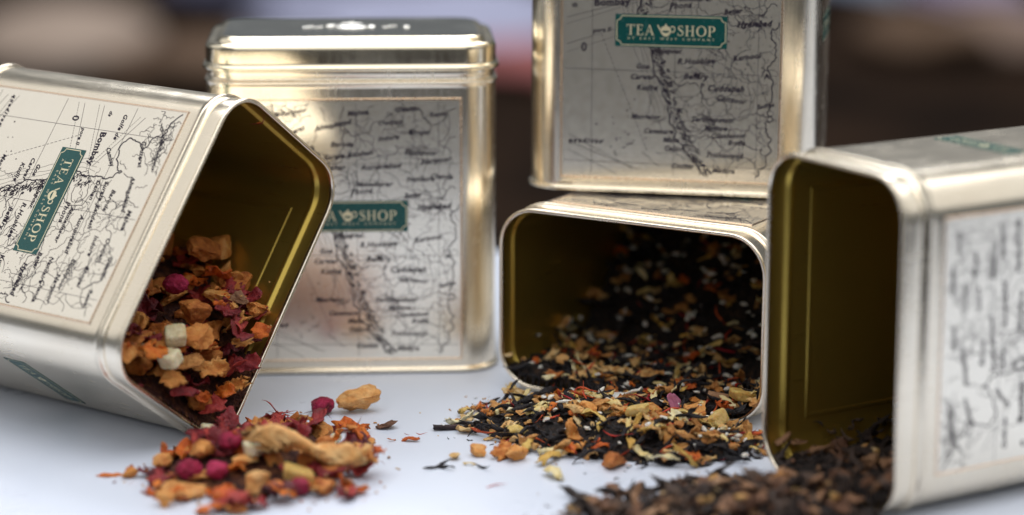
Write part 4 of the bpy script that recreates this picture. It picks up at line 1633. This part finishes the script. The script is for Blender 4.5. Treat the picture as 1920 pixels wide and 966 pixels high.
hero('hibiscus', -68.3, 607.5, 8, 'purple-red flake at the right rim of the tilted tin below the chip', yaw=20, var=0, roll=50, z=17.5)
hero('straw', -80.6, 590.5, 7.5, 'pale tan chip below the white cubes in the tilted tin', 'fruit bit', yaw=25, var=3, roll=30, z=22)
hero('applechip', -76, 596.5, 10, 'curled tan apple roll low in the tilted tin', yaw=20, var=3, roll=50, z=19)
hero('applechip', -84, 586.3, 9, 'tan apple chip by the lower left wall of the tilted tin', yaw=60, var=4, roll=40, z=19)
hero('white', -79, 592.8, 5, 'short white stick low in the tilted tin', 'fruit bit', yaw=80, var=2, anis=(1, .4, .4), roll=20, z=14)
hero('orange', -73.3, 599.8, 7, 'orange-red flake at the mouth of the tilted tin', yaw=-20, var=4, roll=50, z=12)
hero('orange', -77.8, 594.5, 6.5, 'red-orange flake at the lip of the tilted tin', yaw=40, var=6, roll=60, z=12)
hero('applechip', -70.5, 603.8, 8.5, 'brown apple curl at the lower right rim of the tilted tin', yaw=10, var=5, roll=40, z=12.5)
hero('orange', -64.6, 612.0, 7.8, 'orange petal-like flake resting on the right rim of the tilted tin', yaw=55, var=5, roll=60, z=25)
hero('hibiscus', -76.0, 597.5, 8, 'dark red flake at the lowest lip of the tilted tin', yaw=20, var=2, roll=40, z=9)
hero('hibiscus', -82, 590, 9, 'dark red flake below the tan chip in the tilted tin', yaw=70, var=5, roll=40, z=15.5)
hero('apple', -73.5, 601, 6.5, 'small tan chunk above the orange-red flake in the tilted tin', yaw=70, var=6, roll=40, z=17.5)

# spill in front of the lying tin
hero('petal', 1.5, 638, 9, 'long yellow petal leaning at the left corner of the lying tin', yaw=-55, var=0)
hero('shaving', 28, 619, 14, 'long cream shaving curled on the spill at the lying tin mouth', 'shaving', yaw=14, var=0)
hero('roll', 54, 616, 5.5, 'brown bark roll in the mouth of the lying tin at right', 'bark', yaw=-5)
hero('apple', 47.8, 606, 6.0, 'tan fruit chunk behind the brown dried fruit square', yaw=-20, var=3)
hero('apple', 47.2, 602, 6.4, 'brown dried fruit square beside the pink petal', yaw=10, var=4, roll=50)
hero('rose', 41.8, 604, 6.2, 'single pink petal standing on the spill', 'petal', yaw=60, roll=65)
hero('apple', 35.7, 599, 5.4, 'tan fruit square left of the yellow flower petal', yaw=5, var=6, roll=50)
hero('pineapple', 31.8, 596, 6.2, 'rounded yellow candied piece in the middle of the spill', yaw=-20, var=1)
hero('petal', 44.5, 597, 8, 'cream yellow flower petal below the pink petal', yaw=-20, var=2)
hero('pineapple', 52.6, 598, 6.4, 'yellow candied cube standing at the right end of the spill', yaw=75, var=2, roll=60, anis=(1, 1, .9))
hero('pineapple', 60, 611, 7.0, 'speckled golden candied piece at the right rim of the lying tin', yaw=20, var=3)
hero('applechip', -1.9, 583, 9.5, 'largest tan apple piece at the left end of the black tea spill', yaw=60, var=2, roll=30)
hero('apple', 1.0, 581, 6.5, 'tan apple chunk in front of the largest apple piece', yaw=10, var=7)
hero('nib', 5.5, 589, 5.0, 'pale pink fruit chunk right of the largest apple piece', 'fruit bit', yaw=30, var=3)
hero('apple', 25.6, 575, 9.0, 'tan apple chunk at the front of the black tea spill', yaw=8, var=1)
hero('petal', 35.3, 584, 9, 'bright yellow petal at the front right of the spill', yaw=25, var=4)
hero('petal', 9.3, 578, 10, 'pale yellow petal hanging at the front left of the spill', yaw=50, var=1)
hero('petal', 10.2, 566, 8, 'pale petal lying apart in front of the black tea spill', yaw=-60, var=3)
hero('applechip', 15.4, 590, 9, 'upright brown fruit strip in the middle of the spill', yaw=80, var=0, roll=50)
hero('petal', 15.2, 607, 7, 'small cream petal at the mouth of the lying tin', yaw=-35, var=5)
hero('apple', 19.8, 600, 6.2, 'speckled orange-brown fruit piece in the middle of the spill', yaw=-20, var=2)
hero('white', 13.1, 603.5, 4.2, 'elongated white sugar piece in the middle of the spill', 'sugar bit', yaw=0, var=2, anis=(1, .6, .6))
hero('petal', -10.4, 576, 3.4, 'tiny lemon yellow petal left of the black tea spill', yaw=0, var=6)
hero('nib', -14.4, 581, 3.6, 'small tan bit at the far left of the black tea spill', 'fruit bit', yaw=0, var=0)
hero('apple', -8.5, 584, 4.6, 'small tan fruit piece left of the largest apple piece', yaw=0, var=3)
hero('leaf', -18.2, 574, 8, 'forked black leaf lying alone left of the black tea spill', 'tea leaf', yaw=25, var=3)
hero('leaf', -16.2, 573, 6, 'small black leaf crossing the forked leaf at left', 'tea leaf', yaw=-40, var=5)
hero('leaf', -7.1, 573, 5, 'short black leaf lying alone below the lemon petal', 'tea leaf', yaw=-30, var=6)
hero('red', -3.7, 559, 5.5, 'short red thread lying alone in front of the black tea spill', 'safflower', yaw=15, var=1)
hero('red', -7.3, 597, 6.5, 'red-orange thread at the left tip of the black tea spill', 'safflower', yaw=-8, var=3, anis=(1, 1.6, 1.6))
hero('leaf', -4, 597, 4, 'black leaf at the left tip of the black tea spill', 'tea leaf', yaw=-20, var=1)
hero('leaf', 37.7, 578, 4.5, 'small black leaf lying alone in front of the black tea spill', 'tea leaf', yaw=10, var=8)
hero('nib', 38.5, 579.5, 2.6, 'tiny cream bit beside the lone small leaf', 'fruit bit', yaw=10, var=5)
hero('leaf', 56.3, 601, 9, 'black curled leaf at the right end of the black tea spill', 'tea leaf', yaw=15, var=2)
hero('leaf', 45, 592.5, 9, 'black leaf at the right front edge of the spill', 'tea leaf', yaw=-10, var=4)
hero('nib', 42, 590, 3, 'tiny tan bit at the right front edge of the spill', 'fruit bit', yaw=10, var=6)
# brown spill
hero('leaf2', 14.6, 551, 8, 'dark leaf lying alone at the left of the brown spill', 'tea leaf', yaw=-5, var=1)
hero('leaf2', 16.2, 544, 7, 'dark leaf stem at the left of the brown spill, below the lone leaf', 'tea leaf', yaw=80, var=3)
hero('cocoa', 24, 549, 5, 'brown bit at the left end of the brown spill', 'tea bit', yaw=10, var=3)
hero('cocoa', 64, 546, 6, 'round reddish brown bit on the brown spill by the tin rim', 'tea bit', yaw=10, var=1)
hero('nib', 62.5, 541, 5, 'pale tan bit in front of the reddish brown bit', 'tea bit', yaw=50, var=2)
hero('cocoa', 47.8, 541, 6, 'long brown bit in the middle of the brown spill', 'tea bit', yaw=10, var=5)
hero('cocoa', 86, 561, 6.5, 'reddish brown round bit inside the nearest tin', 'tea bit', yaw=10, var=6)

CR1 = [('nib', 2, (.5, 1.3)), ('cocoa', 1, (.5, 1.2)), ('darkthread', 2, (1.2, 3)), ('straw', 1, (.6, 1.6)), ('orange', 1, (.6, 1.6)), ('hibiscus', 1.5, (.7, 1.8))]
CR2 = [('leaf', 4, (.8, 2.2)), ('nib', 2, (.4, 1.2)), ('straw', 1.5, (.6, 1.6)), ('white', .6, (.4, .9)), ('red', .8, (1, 2.5))]
CR3 = [('leaf2', 4, (.8, 2.2)), ('cocoa', 2, (.5, 1.4))]


def crumbs(region, cx, cy, ax, ay, ang, mix, n):
    kinds, wts, sizes = zip(*mix)
    wts = np.array(wts) / sum(wts)
    c, s_ = math.cos(ang), math.sin(ang)
    for _ in range(n):
        k = kinds[rng.choice(len(kinds), p=wts)]
        lo, hi = sizes[kinds.index(k)]
        r_ = 0.9 + abs(rng.normal()) * 0.17
        t_ = rng.uniform(0, 2 * math.pi)
        dx, dy = ax * r_ * math.cos(t_), ay * r_ * math.sin(t_)
        if to_local(5, np.array([[cx + dx * c - dy * s_, cy + dx * s_ + dy * c, 0.01]]))[0, 2] < ZR + 0.001:
            continue
        place(k, cx + dx * c - dy * s_, cy + dx * s_ + dy * c, rng.uniform(lo, hi) * MM, rng, 0.3, stuff=region)


crumbs('crumb', -0.0635, 0.580, 0.030, 0.036, 0.2, CR1, 160)
crumbs('crumb', 0.026, 0.603, 0.043, 0.026, -0.42, CR2, 230)
crumbs('crumb', 0.058, 0.536, 0.051, 0.027, 0.25, CR3, 220)
cull(285)
# say where in its heap each of the alike pieces lies
ZONES = {}
for rec in ALIVE:
    if rec[6]:
        ZONES.setdefault(rec[6], []).append(rec)
for reg, recs in ZONES.items():
    live = recs
    if len(live) < 6:
        continue
    px = []
    for r_ in live:
        c_ = CINV @ Vector(r_[1].mean(0))
        px.append((c_.x / -c_.z, c_.y / -c_.z))
    px = np.array(px)
    x1, x2 = np.quantile(px[:, 0], [1 / 3, 2 / 3])
    y1 = np.quantile(px[:, 1], 0.5)
    for r_, (a, b_) in zip(live, px):
        zone = ('left' if a < x1 else 'middle' if a < x2 else 'right') + (' rear part' if b_ > y1 else ' front part')
        k = r_[4]
        r_[0]['label'] = f"{DESC[k]} {WHERE[int(reg[1:])]}, {zone}"
        r_[0]['group'] = f"{DESC[k]} pieces {WHERE[int(reg[1:])]}, {zone}"
flush_stuff('crumb', 'tea_crumbs', 'fine tea crumbs scattered on the table round the spills')
flush_stuff('r4', 'loose_black_tea', 'black tea leaves and bits heaped at the back of the lying tin')
flush_stuff('r14', 'loose_tea_leaves', 'small black tea leaves mixed through the middle spill')
flush_stuff('r15', 'loose_brown_tea', 'small brown tea leaves mixed through the lower right spill')
flush_stuff('r5', 'loose_tea_in_tin', 'small brown tea leaves lying in the nearest tin')
flush_stuff('r11', 'loose_fruit_tea', 'small fruit tea bits in the left spill')
flush_stuff('r1', 'loose_fruit_in_tin', 'small fruit tea bits in the tilted tin')
